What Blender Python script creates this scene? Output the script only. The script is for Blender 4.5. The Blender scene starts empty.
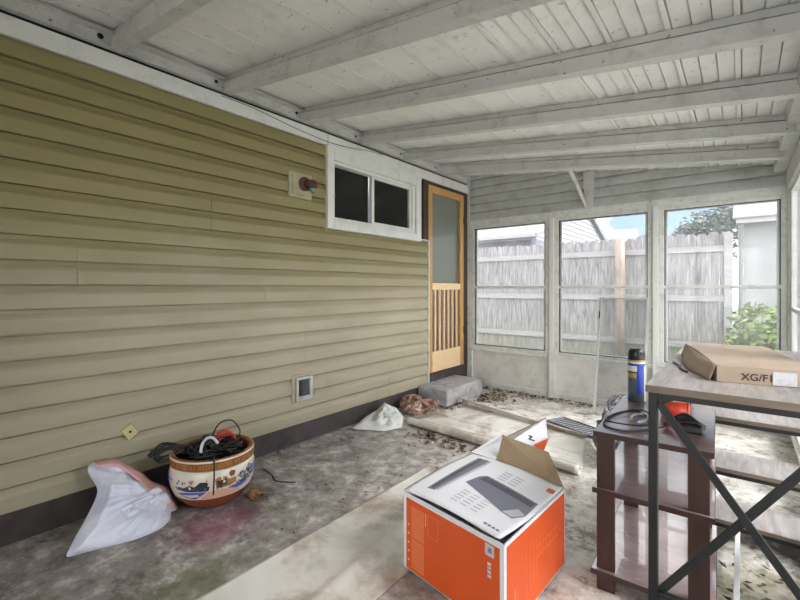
import bpy, bmesh, math, random
from mathutils import Vector, noise
C = bpy.context.scene.collection
sc = bpy.context.scene
PI = math.pi

# ------------------------------------------------------------------ camera
cam_d = bpy.data.cameras.new('camera'); cam = bpy.data.objects.new('camera', cam_d); C.objects.link(cam)
cam.location = (2.585, 0.0, 1.16)
cam.rotation_euler = (PI / 2, 0, math.radians(39))
cam_d.sensor_width = 36.0
cam_d.lens = 422.0 / 800.0 * 36.0
cam_d.shift_y = -12.0 / 800.0
cam_d.clip_start = 0.02
sc.camera = cam

# ------------------------------------------------------------------ sky and exposure
world = bpy.data.worlds.new('overcast_sky'); sc.world = world
world.use_nodes = True
wn, wl = world.node_tree.nodes, world.node_tree.links
wn.clear()
wo = wn.new('ShaderNodeOutputWorld'); wb = wn.new('ShaderNodeBackground')
wt = wn.new('ShaderNodeTexCoord'); wno = wn.new('ShaderNodeTexNoise'); wr = wn.new('ShaderNodeValToRGB')
wno.inputs['Scale'].default_value = 3.2; wno.inputs['Detail'].default_value = 6; wno.inputs['Roughness'].default_value = .55
wr.color_ramp.elements[0].position = .46; wr.color_ramp.elements[0].color = (.066, .092, .128, 1)
wr.color_ramp.elements[1].position = .60; wr.color_ramp.elements[1].color = (1, .99, .975, 1)
wl.new(wt.outputs['Generated'], wno.inputs['Vector']); 
# a gap of blue in the cloud cover low over the fence
wv = wn.new('ShaderNodeVectorMath'); wv.operation = 'DISTANCE'; wl.new(wt.outputs['Generated'], wv.inputs[0]); wv.inputs[1].default_value = (-.16, .975, .15)
wg = wn.new('ShaderNodeMapRange'); wl.new(wv.outputs['Value'], wg.inputs[0]); wg.inputs[1].default_value = .05; wg.inputs[2].default_value = .20; wg.inputs[3].default_value = -.13; wg.inputs[4].default_value = .03
wa = wn.new('ShaderNodeMath'); wa.operation = 'ADD'; wl.new(wno.outputs['Fac'], wa.inputs[0]); wl.new(wg.outputs[0], wa.inputs[1]); wl.new(wa.outputs[0], wr.inputs['Fac'])
wl.new(wr.outputs['Color'], wb.inputs['Color']); wb.inputs['Strength'].default_value = 1.0
wl.new(wb.outputs['Background'], wo.inputs['Surface'])
sun_d = bpy.data.lights.new('veiled_sun', 'SUN'); sun_d.energy = .9; sun_d.angle = math.radians(40)
sun_o = bpy.data.objects.new('veiled_sun', sun_d); C.objects.link(sun_o)
sun_o.rotation_euler = (math.radians(42), 0, math.radians(100))
sc.view_settings.view_transform = 'Standard'; sc.view_settings.look = 'None'
sc.view_settings.gamma = 1.0; sc.view_settings.use_curve_mapping = False
sc.view_settings.exposure = 3.3
sc.cycles.use_denoising = True
sc.cycles.max_bounces = 12; sc.cycles.diffuse_bounces = 6; sc.cycles.transparent_max_bounces = 24

# ------------------------------------------------------------------ materials
def srgb(r, g, b):
    f = lambda c: (c / 255 / 12.92) if c <= 10 else ((c / 255 + .055) / 1.055) ** 2.4
    return (f(r), f(g), f(b), 1)

class N:
    """small node-graph builder"""
    def __init__(s, name):
        s.m = bpy.data.materials.new(name); s.m.use_nodes = True
        s.n, s.l = s.m.node_tree.nodes, s.m.node_tree.links
        s.b = s.n['Principled BSDF']; s.out = s.n['Material Output']
        s.tc = s.n.new('ShaderNodeTexCoord')
    def noise(s, scale, detail=4, rough=.55, stretch=None, dist=0):
        t = s.n.new('ShaderNodeTexNoise'); t.inputs['Scale'].default_value = scale
        t.inputs['Detail'].default_value = detail; t.inputs['Roughness'].default_value = rough
        t.inputs['Distortion'].default_value = dist
        if stretch:
            mp = s.n.new('ShaderNodeMapping'); mp.inputs['Scale'].default_value = stretch
            s.l.new(s.tc.outputs['Object'], mp.inputs['Vector']); s.l.new(mp.outputs['Vector'], t.inputs['Vector'])
        else:
            s.l.new(s.tc.outputs['Object'], t.inputs['Vector'])
        return t.outputs['Fac']
    def ramp(s, fac, stops):
        r = s.n.new('ShaderNodeValToRGB'); e = r.color_ramp.elements
        e[0].position, e[0].color = stops[0]; e[1].position, e[1].color = stops[-1]
        for p, c in stops[1:-1]:
            k = e.new(p); k.color = c
        s.l.new(fac, r.inputs['Fac']); return r.outputs['Color']
    def mix(s, fac, a, b, mode='MIX'):
        x = s.n.new('ShaderNodeMix'); x.data_type = 'RGBA'; x.blend_type = mode
        for i, v in ((0, fac), (6, a), (7, b)):
            if hasattr(v, 'is_output'): s.l.new(v, x.inputs[i])
            else: x.inputs[i].default_value = v
        return x.outputs[2]
    def sep(s):
        x = s.n.new('ShaderNodeSeparateXYZ'); s.l.new(s.tc.outputs['Object'], x.inputs[0]); return x.outputs
    def math(s, op, a, b=0.0, c=None):
        x = s.n.new('ShaderNodeMath'); x.operation = op
        for i, v in enumerate((a, b) if c is None else (a, b, c)):
            if hasattr(v, 'is_output'): s.l.new(v, x.inputs[i])
            else: x.inputs[i].default_value = v
        return x.outputs[0]
    def smooth(s, v, lo, hi):
        x = s.n.new('ShaderNodeMapRange'); x.interpolation_type = 'SMOOTHSTEP'
        s.l.new(v, x.inputs[0]); x.inputs[1].default_value = lo; x.inputs[2].default_value = hi
        return x.outputs[0]
    def bump(s, h, strength=.3, dist=.01):
        x = s.n.new('ShaderNodeBump'); x.inputs['Strength'].default_value = strength; x.inputs['Distance'].default_value = dist
        s.l.new(h, x.inputs['Height']); s.l.new(x.outputs['Normal'], s.b.inputs['Normal'])
    def col(s, c):
        if hasattr(c, 'is_output'): s.l.new(c, s.b.inputs['Base Color'])
        else: s.b.inputs['Base Color'].default_value = c
    def done(s, rough=.6, metal=0, coat=0, spec=None):
        s.b.inputs['Roughness'].default_value = rough; s.b.inputs['Metallic'].default_value = metal
        s.b.inputs['Coat Weight'].default_value = coat
        if spec is not None: s.b.inputs['Specular IOR Level'].default_value = spec
        return s.m

def plain(name, c, rough=.6, metal=0, var=.12, scale=14, bump=0, coat=0, spec=None, stretch=None):
    g = N(name); d = tuple(x * (1 - var) for x in c[:3]) + (1,); l = tuple(min(1, x * (1 + var)) for x in c[:3]) + (1,)
    f = g.noise(scale, 5, .6, stretch)
    g.col(g.ramp(f, [(.3, d), (.7, l)]))
    if bump: g.bump(f, bump, .004)
    return g.done(rough, metal, coat, spec)

def painted(name, c, dirt, amount=.55, scale=9, rough=.5, speck=None):
    """aged paint: base colour, blotchy dirt, optional rust specks"""
    g = N(name)
    f = g.noise(scale, 6, .7); k = g.ramp(f, [(amount - .08, (0, 0, 0, 1)), (amount + .2, (1, 1, 1, 1))])
    base = g.mix(k, c, dirt)
    if speck:
        f2 = g.noise(38, 3, .6); k2 = g.ramp(f2, [(.66, (0, 0, 0, 1)), (.72, (1, 1, 1, 1))])
        base = g.mix(k2, base, speck)
    g.col(base); g.bump(f, .12, .003)
    return g.done(rough)

M = {}
# siding: olive vinyl, paler and greyer towards the lower courses
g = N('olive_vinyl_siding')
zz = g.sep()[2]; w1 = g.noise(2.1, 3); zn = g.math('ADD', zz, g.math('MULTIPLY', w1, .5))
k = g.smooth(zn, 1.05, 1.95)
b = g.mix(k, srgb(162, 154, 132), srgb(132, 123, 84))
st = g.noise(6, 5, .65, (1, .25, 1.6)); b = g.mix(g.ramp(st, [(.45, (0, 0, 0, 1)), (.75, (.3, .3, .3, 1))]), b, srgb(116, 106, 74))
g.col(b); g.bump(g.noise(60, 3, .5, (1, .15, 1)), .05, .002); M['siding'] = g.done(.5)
M['trim_white'] = painted('white_trim_paint', srgb(208, 209, 206), srgb(184, 184, 179), .58, 7)
M['metal_white'] = painted('aged_white_metal', srgb(190, 191, 187), srgb(156, 156, 150), .58, 9, .45, srgb(110, 98, 80))
M['deck'] = painted('white_roof_deck', srgb(226, 227, 223), srgb(200, 200, 194), .60, 5, .45, srgb(150, 146, 134))
M['frame'] = painted('weathered_frame_paint', srgb(205, 206, 200), srgb(172, 173, 164), .55, 12, .5, srgb(104, 92, 70))
M['panel'] = painted('stained_panel_paint', srgb(206, 205, 199), srgb(176, 171, 158), .56, 4, .6, srgb(150, 134, 108))
M['upper'] = painted('grey_gable_siding', srgb(192, 194, 190), srgb(160, 161, 156), .55, 6, .5)
M['foundation'] = plain('dark_foundation_paint', srgb(66, 58, 58), .75, 0, .35, 8, .3)
M['black_gap'] = plain('black_gap', (.004, .004, .004, 1), .9)
M['casing'] = plain('dark_brown_casing', srgb(62, 44, 36), .6, 0, .2, 20)
g = N('honey_pine'); f = g.noise(5, 5, .6, (9, 9, .7), 1.2)
g.col(g.ramp(f, [(.3, srgb(160, 122, 70)), (.7, srgb(196, 156, 98))])); g.bump(f, .1, .002); M['pine'] = g.done(.45)
M['pale_pine'] = plain('pale_pine', srgb(218, 188, 148), .5, 0, .1, 10, .1, stretch=(1, 1, 6))
M['door_panel'] = plain('grey_green_door', srgb(112, 118, 110), .3, 0, .06, 3)
M['door_lower'] = plain('dull_pink_door_panel', srgb(120, 104, 98), .5, 0, .08, 4)
M['dark_glass'] = plain('dark_window_glass', (.012, .013, .012, 1), .12, 0, .2, 3, spec=.35)
g = N('window_glass')
tr = g.n.new('ShaderNodeBsdfTransparent'); tr.inputs[0].default_value = (.95, .955, .96, 1)
gl = g.n.new('ShaderNodeBsdfGlossy'); gl.inputs['Roughness'].default_value = .02
tl = g.n.new('ShaderNodeBsdfTranslucent'); tl.inputs[0].default_value = (.92, .93, .97, 1)
m1 = g.n.new('ShaderNodeMixShader'); m2 = g.n.new('ShaderNodeMixShader')
fr = g.n.new('ShaderNodeFresnel'); fr.inputs[0].default_value = 1.25
g.l.new(fr.outputs[0], m1.inputs[0]); g.l.new(tr.outputs[0], m1.inputs[1]); g.l.new(gl.outputs[0], m1.inputs[2])
dk = g.ramp(g.noise(3.5, 4, .6), [(.3, (.03, .03, .03, 1)), (.7, (.075, .075, .075, 1))])
g.l.new(dk, m2.inputs[0]); g.l.new(m1.outputs[0], m2.inputs[1]); g.l.new(tl.outputs[0], m2.inputs[2])
g.l.new(m2.outputs[0], g.out.inputs['Surface']); M['glass'] = g.m
g = N('insect_mesh')
tr = g.n.new('ShaderNodeBsdfTransparent'); mx = g.n.new('ShaderNodeMixShader'); mx.inputs[0].default_value = .16
g.col(srgb(90, 92, 98)); g.done(.7)
g.l.new(tr.outputs[0], mx.inputs[1]); g.l.new(g.b.outputs[0], mx.inputs[2]); g.l.new(mx.outputs[0], g.out.inputs['Surface']); M['mesh'] = g.m
# floor
g = N('stained_concrete')
x, y, z = g.sep()
n1 = g.noise(2.6, 8, .7, None, .15); n2 = g.noise(7, 8, .74, None, .1); n3 = g.noise(26, 5, .65)
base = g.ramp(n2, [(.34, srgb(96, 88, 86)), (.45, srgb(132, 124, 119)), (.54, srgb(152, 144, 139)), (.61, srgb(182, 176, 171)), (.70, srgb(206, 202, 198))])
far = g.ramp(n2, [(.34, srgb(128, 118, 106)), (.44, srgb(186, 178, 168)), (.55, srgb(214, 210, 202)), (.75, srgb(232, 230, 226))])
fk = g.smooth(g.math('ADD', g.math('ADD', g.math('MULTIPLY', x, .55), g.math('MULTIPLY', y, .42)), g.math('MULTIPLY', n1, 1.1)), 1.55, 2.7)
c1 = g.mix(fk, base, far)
dk = g.ramp(g.math('MULTIPLY_ADD', n3, .35, g.math('MULTIPLY', n1, .75)), [(.585, (0, 0, 0, 1)), (.64, (.6, .6, .6, 1))])
c2 = g.mix(dk, c1, srgb(74, 70, 72))
def spot(px, py, r):
    dx = g.math('SUBTRACT', x, px); dy = g.math('SUBTRACT', y, py)
    d = g.math('SQRT', g.math('ADD', g.math('MULTIPLY', dx, dx), g.math('MULTIPLY', dy, dy)))
    d = g.math('ADD', d, g.math('MULTIPLY_ADD', n2, .5, -.25))
    return g.smooth(d, r, r * .25)
c3 = g.mix(g.math('MULTIPLY', spot(.57, 1.06, .24), .42), c2, srgb(164, 66, 112))
c3 = g.mix(g.math('MULTIPLY', spot(.93, .74, .26), .5), c3, srgb(104, 112, 70))
c3 = g.mix(g.math('MULTIPLY', spot(.38, 1.2, .40), .55), c3, srgb(72, 58, 52))
c3 = g.mix(g.math('MULTIPLY', spot(2.66, 2.05, .34), .5), c3, srgb(128, 124, 78))
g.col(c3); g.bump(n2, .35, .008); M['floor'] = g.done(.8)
g = N('stained_vinyl_sheet')
n1 = g.noise(2.6, 6, .6, None, .6); n2 = g.noise(12, 6, .7); n4 = g.noise(1.3, 3, .5, (1, 1, 1), 1.5)
b = g.ramp(n1, [(.3, srgb(200, 194, 182)), (.7, srgb(226, 224, 218))])
k = g.ramp(g.math('MULTIPLY_ADD', n2, .3, g.math('MULTIPLY', n4, .8)), [(.515, (0, 0, 0, 1)), (.64, (.8, .8, .8, 1))])
g.col(g.mix(k, b, srgb(150, 130, 112))); g.bump(n1, .1, .01); M['vinyl'] = g.done(.55)
M['vinyl_back'] = plain('vinyl_backing', srgb(176, 168, 138), .7, 0, .15, 20)
M['step'] = plain('grey_stone_step', srgb(160, 158, 158), .85, 0, .3, 12, .5)
g = N('weathered_fence_wood')
f1 = g.noise(5, 6, .7, (7.1, 1, .55), .5); f2 = g.noise(1.4, 3)
b = g.ramp(f1, [(.32, srgb(56, 52, 50)), (.46, srgb(100, 96, 96)), (.58, srgb(122, 119, 123)), (.75, srgb(150, 148, 152))])
zg = g.sep()[2]; k = g.math('MULTIPLY', g.smooth(g.math('ADD', zg, g.math('MULTIPLY', f2, .5)), .95, .2), .5)
b = g.mix(k, b, srgb(100, 100, 70)); g.col(b); g.bump(f1, .3, .01); M['fence'] = g.done(.85)
M['rail'] = plain('fence_rail_wood', srgb(122, 120, 122), .85, 0, .2, 8, .2, stretch=(.4, 5, 5))
M['pole'] = plain('peeling_pole_wood', srgb(118, 103, 93), .85, 0, .38, 5, .4, stretch=(4, 4, .8))
M['apron'] = plain('pale_concrete', srgb(200, 196, 188), .85, 0, .08, 5)  # pale ground colour chosen to bounce light up to the ceiling
M['white_wall'] = plain('white_house_wall', srgb(132, 132, 134), .7, 0, .06, 6)
M['shade_wall'] = plain('grey_garage_wall', srgb(92, 92, 101), .8, 0, .08, 6)  # grey carries the shade under the garage eave in its colour
M['dark_gutter'] = plain('dark_gutter', srgb(76, 78, 92), .6)
M['roof_grey'] = plain('pale_roof_shingle', srgb(112, 110, 118), .9, 0, .15, 40)
M['roof_dark'] = plain('grey_roof_shingle', srgb(100, 98, 102), .9, 0, .2, 40)
M['trunk'] = plain('tree_bark', srgb(104, 92, 80), .9, 0, .3, 14, .4)
g = N('bush_leaves'); f = g.noise(9, 3); g.col(g.ramp(f, [(.3, srgb(46, 68, 22)), (.7, srgb(112, 130, 58))])); g.b.inputs['Subsurface Weight'].default_value = 0; M['leaf'] = g.done(.5)
g = N('tree_leaves'); f = g.noise(2, 3); g.col(g.ramp(f, [(.3, srgb(58, 68, 56)), (.7, srgb(84, 94, 80))])); M['tree'] = g.done(.6)
g = N('outside_grass'); f = g.noise(6, 6, .7); g.col(g.ramp(f, [(.3, srgb(70, 84, 44)), (.7, srgb(130, 130, 98))])); M['grass'] = g.done(.9)
# things
M['box_orange'] = plain('orange_print', srgb(214, 84, 28), .45, 0, .05, 5)
M['box_white'] = plain('white_coated_board', srgb(226, 226, 230), .4, 0, .03, 5)
M['kraft'] = plain('kraft_board', srgb(152, 131, 104), .75, 0, .06, 30, .05, stretch=(1, 1, 1))
M['carton'] = plain('brown_carton', srgb(166, 147, 128), .75, 0, .08, 7, .08)
M['ink_grey'] = plain('grey_print', srgb(112, 112, 126), .4, 0, .1, 9)
M['ink_dark'] = plain('dark_print', srgb(74, 72, 80), .45, 0, .1, 9)
M['ink_light'] = plain('light_grey_print', srgb(184, 184, 192), .45)
M['ink_pale_orange'] = plain('pale_orange_print', srgb(222, 116, 66), .45)
M['ink_yellow'] = plain('yellow_print', srgb(248, 214, 150), .45)
M['ink_black'] = plain('black_print', srgb(52, 44, 40), .6)
M['sticker'] = plain('white_sticker', srgb(196, 196, 200), .5, 0, .15, 60)
g = N('dark_cherry_wood'); f = g.noise(4, 5, .6, (8, 8, 1), 1)
g.col(g.ramp(f, [(.3, srgb(36, 17, 12)), (.7, srgb(62, 31, 21))])); M['cherry'] = g.done(.45, 0, .05)
g = N('worn_shelf_veneer'); f = g.noise(3.5, 6, .65, (1, 2, 1)); f2 = g.noise(30, 3)  # purplish window reflection on dark wood, painted into the colour
g.col(g.mix(g.ramp(f2, [(.62, (0, 0, 0, 1)), (.75, (.6, .6, .6, 1))]), g.ramp(f, [(.3, srgb(100, 80, 80)), (.7, srgb(146, 126, 126))]), srgb(176, 164, 164)))
M['shelf_top'] = g.done(.3, 0, .35)
g = N('grey_oak_board'); f = g.noise(4, 6, .6, (10, 1.2, 10), 1)
g.col(g.ramp(f, [(.3, srgb(134, 126, 121)), (.7, srgb(172, 164, 159))])); M['oak'] = g.done(.5)
M['board_edge'] = plain('grey_board_edge', srgb(120, 106, 92), .6, 0, .15, 16, 0, stretch=(.5, 4, 4))
M['black_metal'] = plain('black_steel', srgb(27, 27, 29), .5, .1, .12, 20)
M['alu'] = plain('dull_aluminium', srgb(196, 198, 196), .4, .6, .08, 14)
M['black_plastic'] = plain('black_plastic', (.012, .012, .013, 1), .4, 0, .3, 20)
M['cap'] = plain('black_can_cap', (.014, .013, .016, 1), .28)
M['can_grey'] = plain('grey_can_print', srgb(88, 100, 112), .3, .4, .25, 30)
M['can_white'] = plain('white_can_print', srgb(214, 212, 200), .3, .1, .08, 20)
M['can_blue'] = plain('blue_can_print', srgb(30, 62, 168), .3, .1, .1, 10)
M['gold'] = plain('gold_band', srgb(176, 150, 90), .35, .4)
M['orange_red'] = plain('orange_red_plastic', srgb(222, 74, 44), .4, 0, .1, 20)
g = N('white_bin_liner'); g.col(g.ramp(g.noise(4, 4), [(.3, srgb(196, 200, 220)), (.7, srgb(226, 228, 240))]))
g.b.inputs['Transmission Weight'].default_value = 0; g.bump(g.noise(22, 4, .6, (1, 1, 2.2), 1.2), .35, .012); M['liner'] = g.done(.32)
M['pink'] = plain('pink_drawstring', srgb(220, 172, 170), .4, 0, .08, 20)
M['cream'] = plain('cream_glaze', srgb(214, 206, 190), .3, 0, .05, 8, coat=.3)
M['pot_brown'] = plain('brown_glaze', srgb(140, 88, 46), .35, 0, .25, 22, coat=.25)
M['pot_red'] = plain('red_brown_glaze', srgb(128, 62, 30), .35, 0, .25, 7, coat=.25)
M['pot_blue'] = plain('blue_glaze', srgb(82, 88, 160), .3, 0, .15, 20, coat=.3)
M['pot_pink'] = plain('pink_glaze', srgb(206, 164, 144), .3, 0, .05, 20, coat=.3)
M['pot_ink'] = plain('black_glaze', srgb(46, 46, 52), .3, 0, .2, 30, coat=.3)
M['pot_gold'] = plain('gold_glaze', srgb(160, 116, 56), .3, 0, .15, 30, coat=.3)
M['pot_slate'] = plain('slate_glaze', srgb(112, 122, 146), .3, 0, .15, 20, coat=.3)
M['white_cord'] = plain('white_cord', srgb(200, 204, 210), .45)
M['red_cord'] = plain('red_cord', srgb(190, 58, 44), .45)
M['purple'] = plain('purple_plastic', srgb(78, 40, 112), .3)
M['socket_plate'] = plain('cream_plastic', srgb(160, 153, 128), .5)
M['outlet_grey'] = plain('grey_outlet', srgb(174, 173, 165), .5)
M['outlet_dark'] = plain('smoky_cover', srgb(70, 74, 78), .2, 0, .3, 30)
M['rust'] = plain('rusty_socket', srgb(74, 46, 36), .6, 0, .3, 40)
M['bulb'] = plain('broken_bulb_glass', srgb(120, 140, 132), .15)
M['block'] = plain('yellowed_plate', srgb(192, 178, 128), .55)
M['hole'] = plain('dark_hole', (.01, .01, .01, 1), .8)
M['rag'] = plain('dirty_white_cloth', srgb(206, 206, 201), .8, 0, .12, 10, .3)
g = N('brown_plastic_bag'); f = g.noise(14, 4, .6, None, 1); g.col(g.ramp(f, [(.36, srgb(84, 58, 46)), (.5, srgb(138, 104, 86)), (.60, srgb(176, 148, 134)), (.68, srgb(222, 214, 216))])); g.bump(f, .5, .01); M['brown_bag'] = g.done(.35)
g = N('dark_plastic_sheet'); f = g.noise(16, 4, .6, (1, 1, .5), 1.4); g.col(g.ramp(f, [(.40, srgb(34, 34, 40)), (.52, srgb(120, 122, 136)), (.60, srgb(200, 202, 214))])); g.bump(f, .6, .015); M['dark_sheet'] = g.done(.2)
M['mat_grey'] = plain('grey_grille', srgb(128, 128, 132), .7, 0, .2, 20)
M['mat_dark'] = plain('dark_grille_gap', srgb(26, 26, 29), .8)
g = N('dead_leaves'); oi = g.n.new('ShaderNodeTexNoise'); oi.inputs['Scale'].default_value = 14; g.l.new(g.tc.outputs['Object'], oi.inputs['Vector'])
g.col(g.ramp(oi.outputs['Fac'], [(.34, srgb(48, 36, 30)), (.5, srgb(104, 80, 64)), (.60, srgb(150, 132, 116)), (.7, srgb(206, 198, 188))])); M['litter'] = g.done(.85)
M['dead_leaf'] = plain('dry_leaf', srgb(122, 86, 52), .8, 0, .3, 30)

# ------------------------------------------------------------------ mesh helpers
class MB:
    def __init__(s): s.v = []; s.f = []; s.mi = []; s.mats = []; s.sm = []
    def m(s, mat):
        if mat not in s.mats: s.mats.append(mat)
        return s.mats.index(mat)
    def add(s, vs, fs, mat, smooth=False):
        o = len(s.v); i = s.m(mat)
        s.v += [tuple(p) for p in vs]; s.f += [tuple(k + o for k in f) for f in fs]
        s.mi += [i] * len(fs); s.sm += [smooth] * len(fs); return s
    def box(s, x0, y0, z0, x1, y1, z1, mat):
        vs = [(x, y, z) for x in (x0, x1) for y in (y0, y1) for z in (z0, z1)]
        return s.add(vs, [(0, 1, 3, 2), (4, 6, 7, 5), (0, 4, 5, 1), (2, 3, 7, 6), (0, 2, 6, 4), (1, 5, 7, 3)], mat)
    def bar(s, a, b, w, h, mat, up=(0, 0, 1)):
        a, b = Vector(a), Vector(b); d = (b - a).normalized(); u = Vector(up)
        r = d.cross(u).normalized() * w / 2; t = r.cross(d).normalized() * h / 2
        vs = [p + i * r + j * t for p in (a, b) for i, j in ((-1, -1), (1, -1), (1, 1), (-1, 1))]
        return s.add(vs, [(0, 1, 2, 3), (7, 6, 5, 4), (0, 4, 5, 1), (1, 5, 6, 2), (2, 6, 7, 3), (3, 7, 4, 0)], mat)
    def prism(s, pts, d, mat):
        """closed polygon pts (3D) pushed along vector d"""
        n = len(pts); d = Vector(d); vs = [Vector(p) for p in pts]; vs += [p + d for p in vs]
        fs = [tuple(range(n))[::-1], tuple(range(n, 2 * n))] + [(i, (i + 1) % n, n + (i + 1) % n, n + i) for i in range(n)]
        return s.add(vs, fs, mat)
    def tube(s, pts, r, mat, n=8, cap=True):
        pts = [Vector(p) for p in pts]; vs = []; fs = []; t0 = None
        for i, p in enumerate(pts):
            d = (pts[min(i + 1, len(pts) - 1)] - pts[max(i - 1, 0)]).normalized()
            if t0 is None: t0 = d.orthogonal().normalized()
            t0 = (t0 - d * t0.dot(d)); t0 = t0.normalized() if t0.length > 1e-6 else d.orthogonal().normalized()
            b = d.cross(t0); rr = r[i] if isinstance(r, (list, tuple)) else r
            vs += [p + (t0 * math.cos(2 * PI * k / n) + b * math.sin(2 * PI * k / n)) * rr for k in range(n)]
        for i in range(len(pts) - 1):
            fs += [(i * n + k, i * n + (k + 1) % n, (i + 1) * n + (k + 1) % n, (i + 1) * n + k) for k in range(n)]
        if cap: fs += [tuple(range(n))[::-1], tuple(range(len(vs) - n, len(vs)))]
        return s.add(vs, fs, mat, True)
    def lathe(s, prof, mat, n=48, c=(0, 0, 0), mats=None):
        o = len(s.v)
        for r, z in prof:
            s.v += [(c[0] + r * math.cos(2 * PI * k / n), c[1] + r * math.sin(2 * PI * k / n), c[2] + z) for k in range(n)]
        for i in range(len(prof) - 1):
            mi = s.m(mats[i] if mats else mat)
            for k in range(n):
                s.f.append((o + i * n + k, o + i * n + (k + 1) % n, o + (i + 1) * n + (k + 1) % n, o + (i + 1) * n + k)); s.mi.append(mi); s.sm.append(True)
        for row, flip in ((0, True), (len(prof) - 1, False)):
            if prof[row][0] > 1e-4:
                q = [o + row * n + k for k in range(n)]; s.f.append(tuple(q[::-1] if flip else q)); s.mi.append(s.m(mats[min(row, len(mats) - 1)] if mats else mat)); s.sm.append(False)
        return s
    def grid(s, rows, mat, smooth=True, close=False):
        n = len(rows[0]); vs = [p for r in rows for p in r]; fs = []
        for i in range(len(rows) - 1):
            for k in range(n if close else n - 1):
                k2 = (k + 1) % n; fs.append((i * n + k, i * n + k2, (i + 1) * n + k2, (i + 1) * n + k))
        return s.add(vs, fs, mat, smooth)
    def build(s, name, parent=None, bevel=0, solid=0, origin=None, subd=0):
        me = bpy.data.meshes.new(name)
        v = s.v if origin is None else [(p[0] - origin[0], p[1] - origin[1], p[2] - origin[2]) for p in s.v]
        me.from_pydata(v, [], s.f)
        for m_ in s.mats: me.materials.append(M[m_])
        me.polygons.foreach_set('material_index', s.mi); me.polygons.foreach_set('use_smooth', s.sm)
        bm = bmesh.new(); bm.from_mesh(me); bmesh.ops.recalc_face_normals(bm, faces=bm.faces); bm.to_mesh(me); bm.free()
        me.update()
        o = bpy.data.objects.new(name, me); C.objects.link(o)
        if origin is not None and parent is None: o.location = origin
        if parent: o.parent = parent
        if solid:
            md = o.modifiers.new('thickness', 'SOLIDIFY'); md.thickness = solid; md.offset = 0
        if bevel:
            md = o.modifiers.new('edges', 'BEVEL'); md.width = bevel; md.segments = 2; md.limit_method = 'ANGLE'
        if subd:
            md = o.modifiers.new('smooth', 'SUBSURF'); md.levels = subd; md.render_levels = subd
        return o

def tag(o, label, cat, group=None, kind=None):
    o['label'] = label; o['category'] = cat
    if group: o['group'] = group
    if kind: o['kind'] = kind
    return o
def struct(o, label, cat): return tag(o, label, cat, None, 'structure')
def thing(name, loc, label, cat, group=None, kind=None, rz=0):
    o = bpy.data.objects.new(name, None); C.objects.link(o); o.location = loc; o.rotation_euler.z = rz
    o.empty_display_size = .05
    return tag(o, label, cat, group, kind)
def curve(pts, n=8):
    """Catmull-Rom through pts"""
    P = [Vector(p) for p in pts]; P = [P[0]] + P + [P[-1]]; out = []
    for i in range(1, len(P) - 2):
        a, b_, c, d = P[i - 1:i + 3]
        for k in range(n):
            t = k / n
            out.append(.5 * ((2 * b_) + (c - a) * t + (2 * a - 5 * b_ + 4 * c - d) * t * t + (3 * b_ - a - 3 * c + d) * t ** 3))
    return out + [P[-2]]

# ================================================================== STRUCTURE
D = 4.48; RX = 2.88; YB = -1.5
SL = .133; Z0 = 2.522                       # roof slope, deck height at the house wall
deck_z = lambda x: Z0 - SL * x
struct(MB().box(-.3, YB - .2, -.2, RX + .1, D + .1, 0, 'floor').build('floor'), 'stained grey concrete patio slab under the porch roof', 'floor')
struct(MB().box(-14, D + .1, -.3, 16, 40, -.06, 'grass').build('ground'), 'grass yard outside the porch windows', 'ground')

struct(MB().box(RX + .1, YB - 6, -.3, 16, D + .1, -.06, 'apron').box(-6, YB - 6, -.3, RX + .1, YB - .2, -.06, 'apron').build('pavement'), 'pale concrete apron outside the right porch wall', 'pavement')  # unseen paving, added to throw light into the porch
# ---- house wall with lap siding
def siding(mb, y0, y1, z0, z1, zs, joints, mat='siding'):
    e = .1143; k = int(math.floor((z0 - zs) / e + 1e-6)); 
    while zs + k * e < z1 - .004:
        a = zs + k * e
        prof = [(.002, a), (.026, a), (.0245, a + .066), (.019, a + .078), (.010, a + .092), (.0045, a + .1085), (-.005, a + .1105), (-.006, a + e)]
        gh_ = .012 if k < 7 else (.006 if k < 10 else .0025)
        prof[-3:] = [(.0045, a + e - gh_ - .001), (-.005, a + e - gh_), (-.006, a + e)]
        prof = [(x, min(max(z, z0), z1)) for x, z in prof]
        ys = [y0] + sorted(j for j in joints.get(k, []) if y0 < j < y1) + [y1]
        for i in range(len(ys) - 1):
            o = .0016 * ((i + k // 2) % 2); ya, yb = ys[i] + (.0009 if i else 0), ys[i + 1]
            rows = [[(x + o, yy, z) for x, z in prof] for yy in (ya, yb)]
            n = len(prof); vs = rows[0] + rows[1] + [(-.01, ya, prof[-1][1]), (-.01, ya, prof[0][1]), (-.01, yb, prof[-1][1]), (-.01, yb, prof[0][1])]
            fs = [(q, q + 1, n + q + 1, n + q) for q in range(n - 1)] + [tuple(range(n)) + (2 * n, 2 * n + 1), tuple(range(n, 2 * n)) + (2 * n + 2, 2 * n + 3)]
            mb.add(vs, fs, mat)
        k += 1
J = {9: [.62], 10: [.62], 6: [1.66], 7: [1.66], 8: [1.68], 4: [2.03], 5: [2.03], 0: [3.0], 1: [3.0], 2: [1.2], 3: [1.2, 2.9], 12: [1.3], 13: [1.3], 14: [-.3], 15: [-.3]}
w = MB()
w.box(-.12, YB, 0, -.010, 2.27, 2.75, 'foundation'); w.box(-.12, 2.27, 0, -.010, 3.50, 1.66, 'foundation')
w.box(-.12, 3.50, 0, -.010, 3.60, 2.75, 'foundation'); w.box(-.12, 2.27, 2.27, .002, D + .1, 2.75, 'foundation')
w.box(-.12, 4.40, 0, .002, D + .1, 2.3, 'foundation'); w.box(-.12, 3.6, 0, .002, 4.4, .24, 'foundation')
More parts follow.
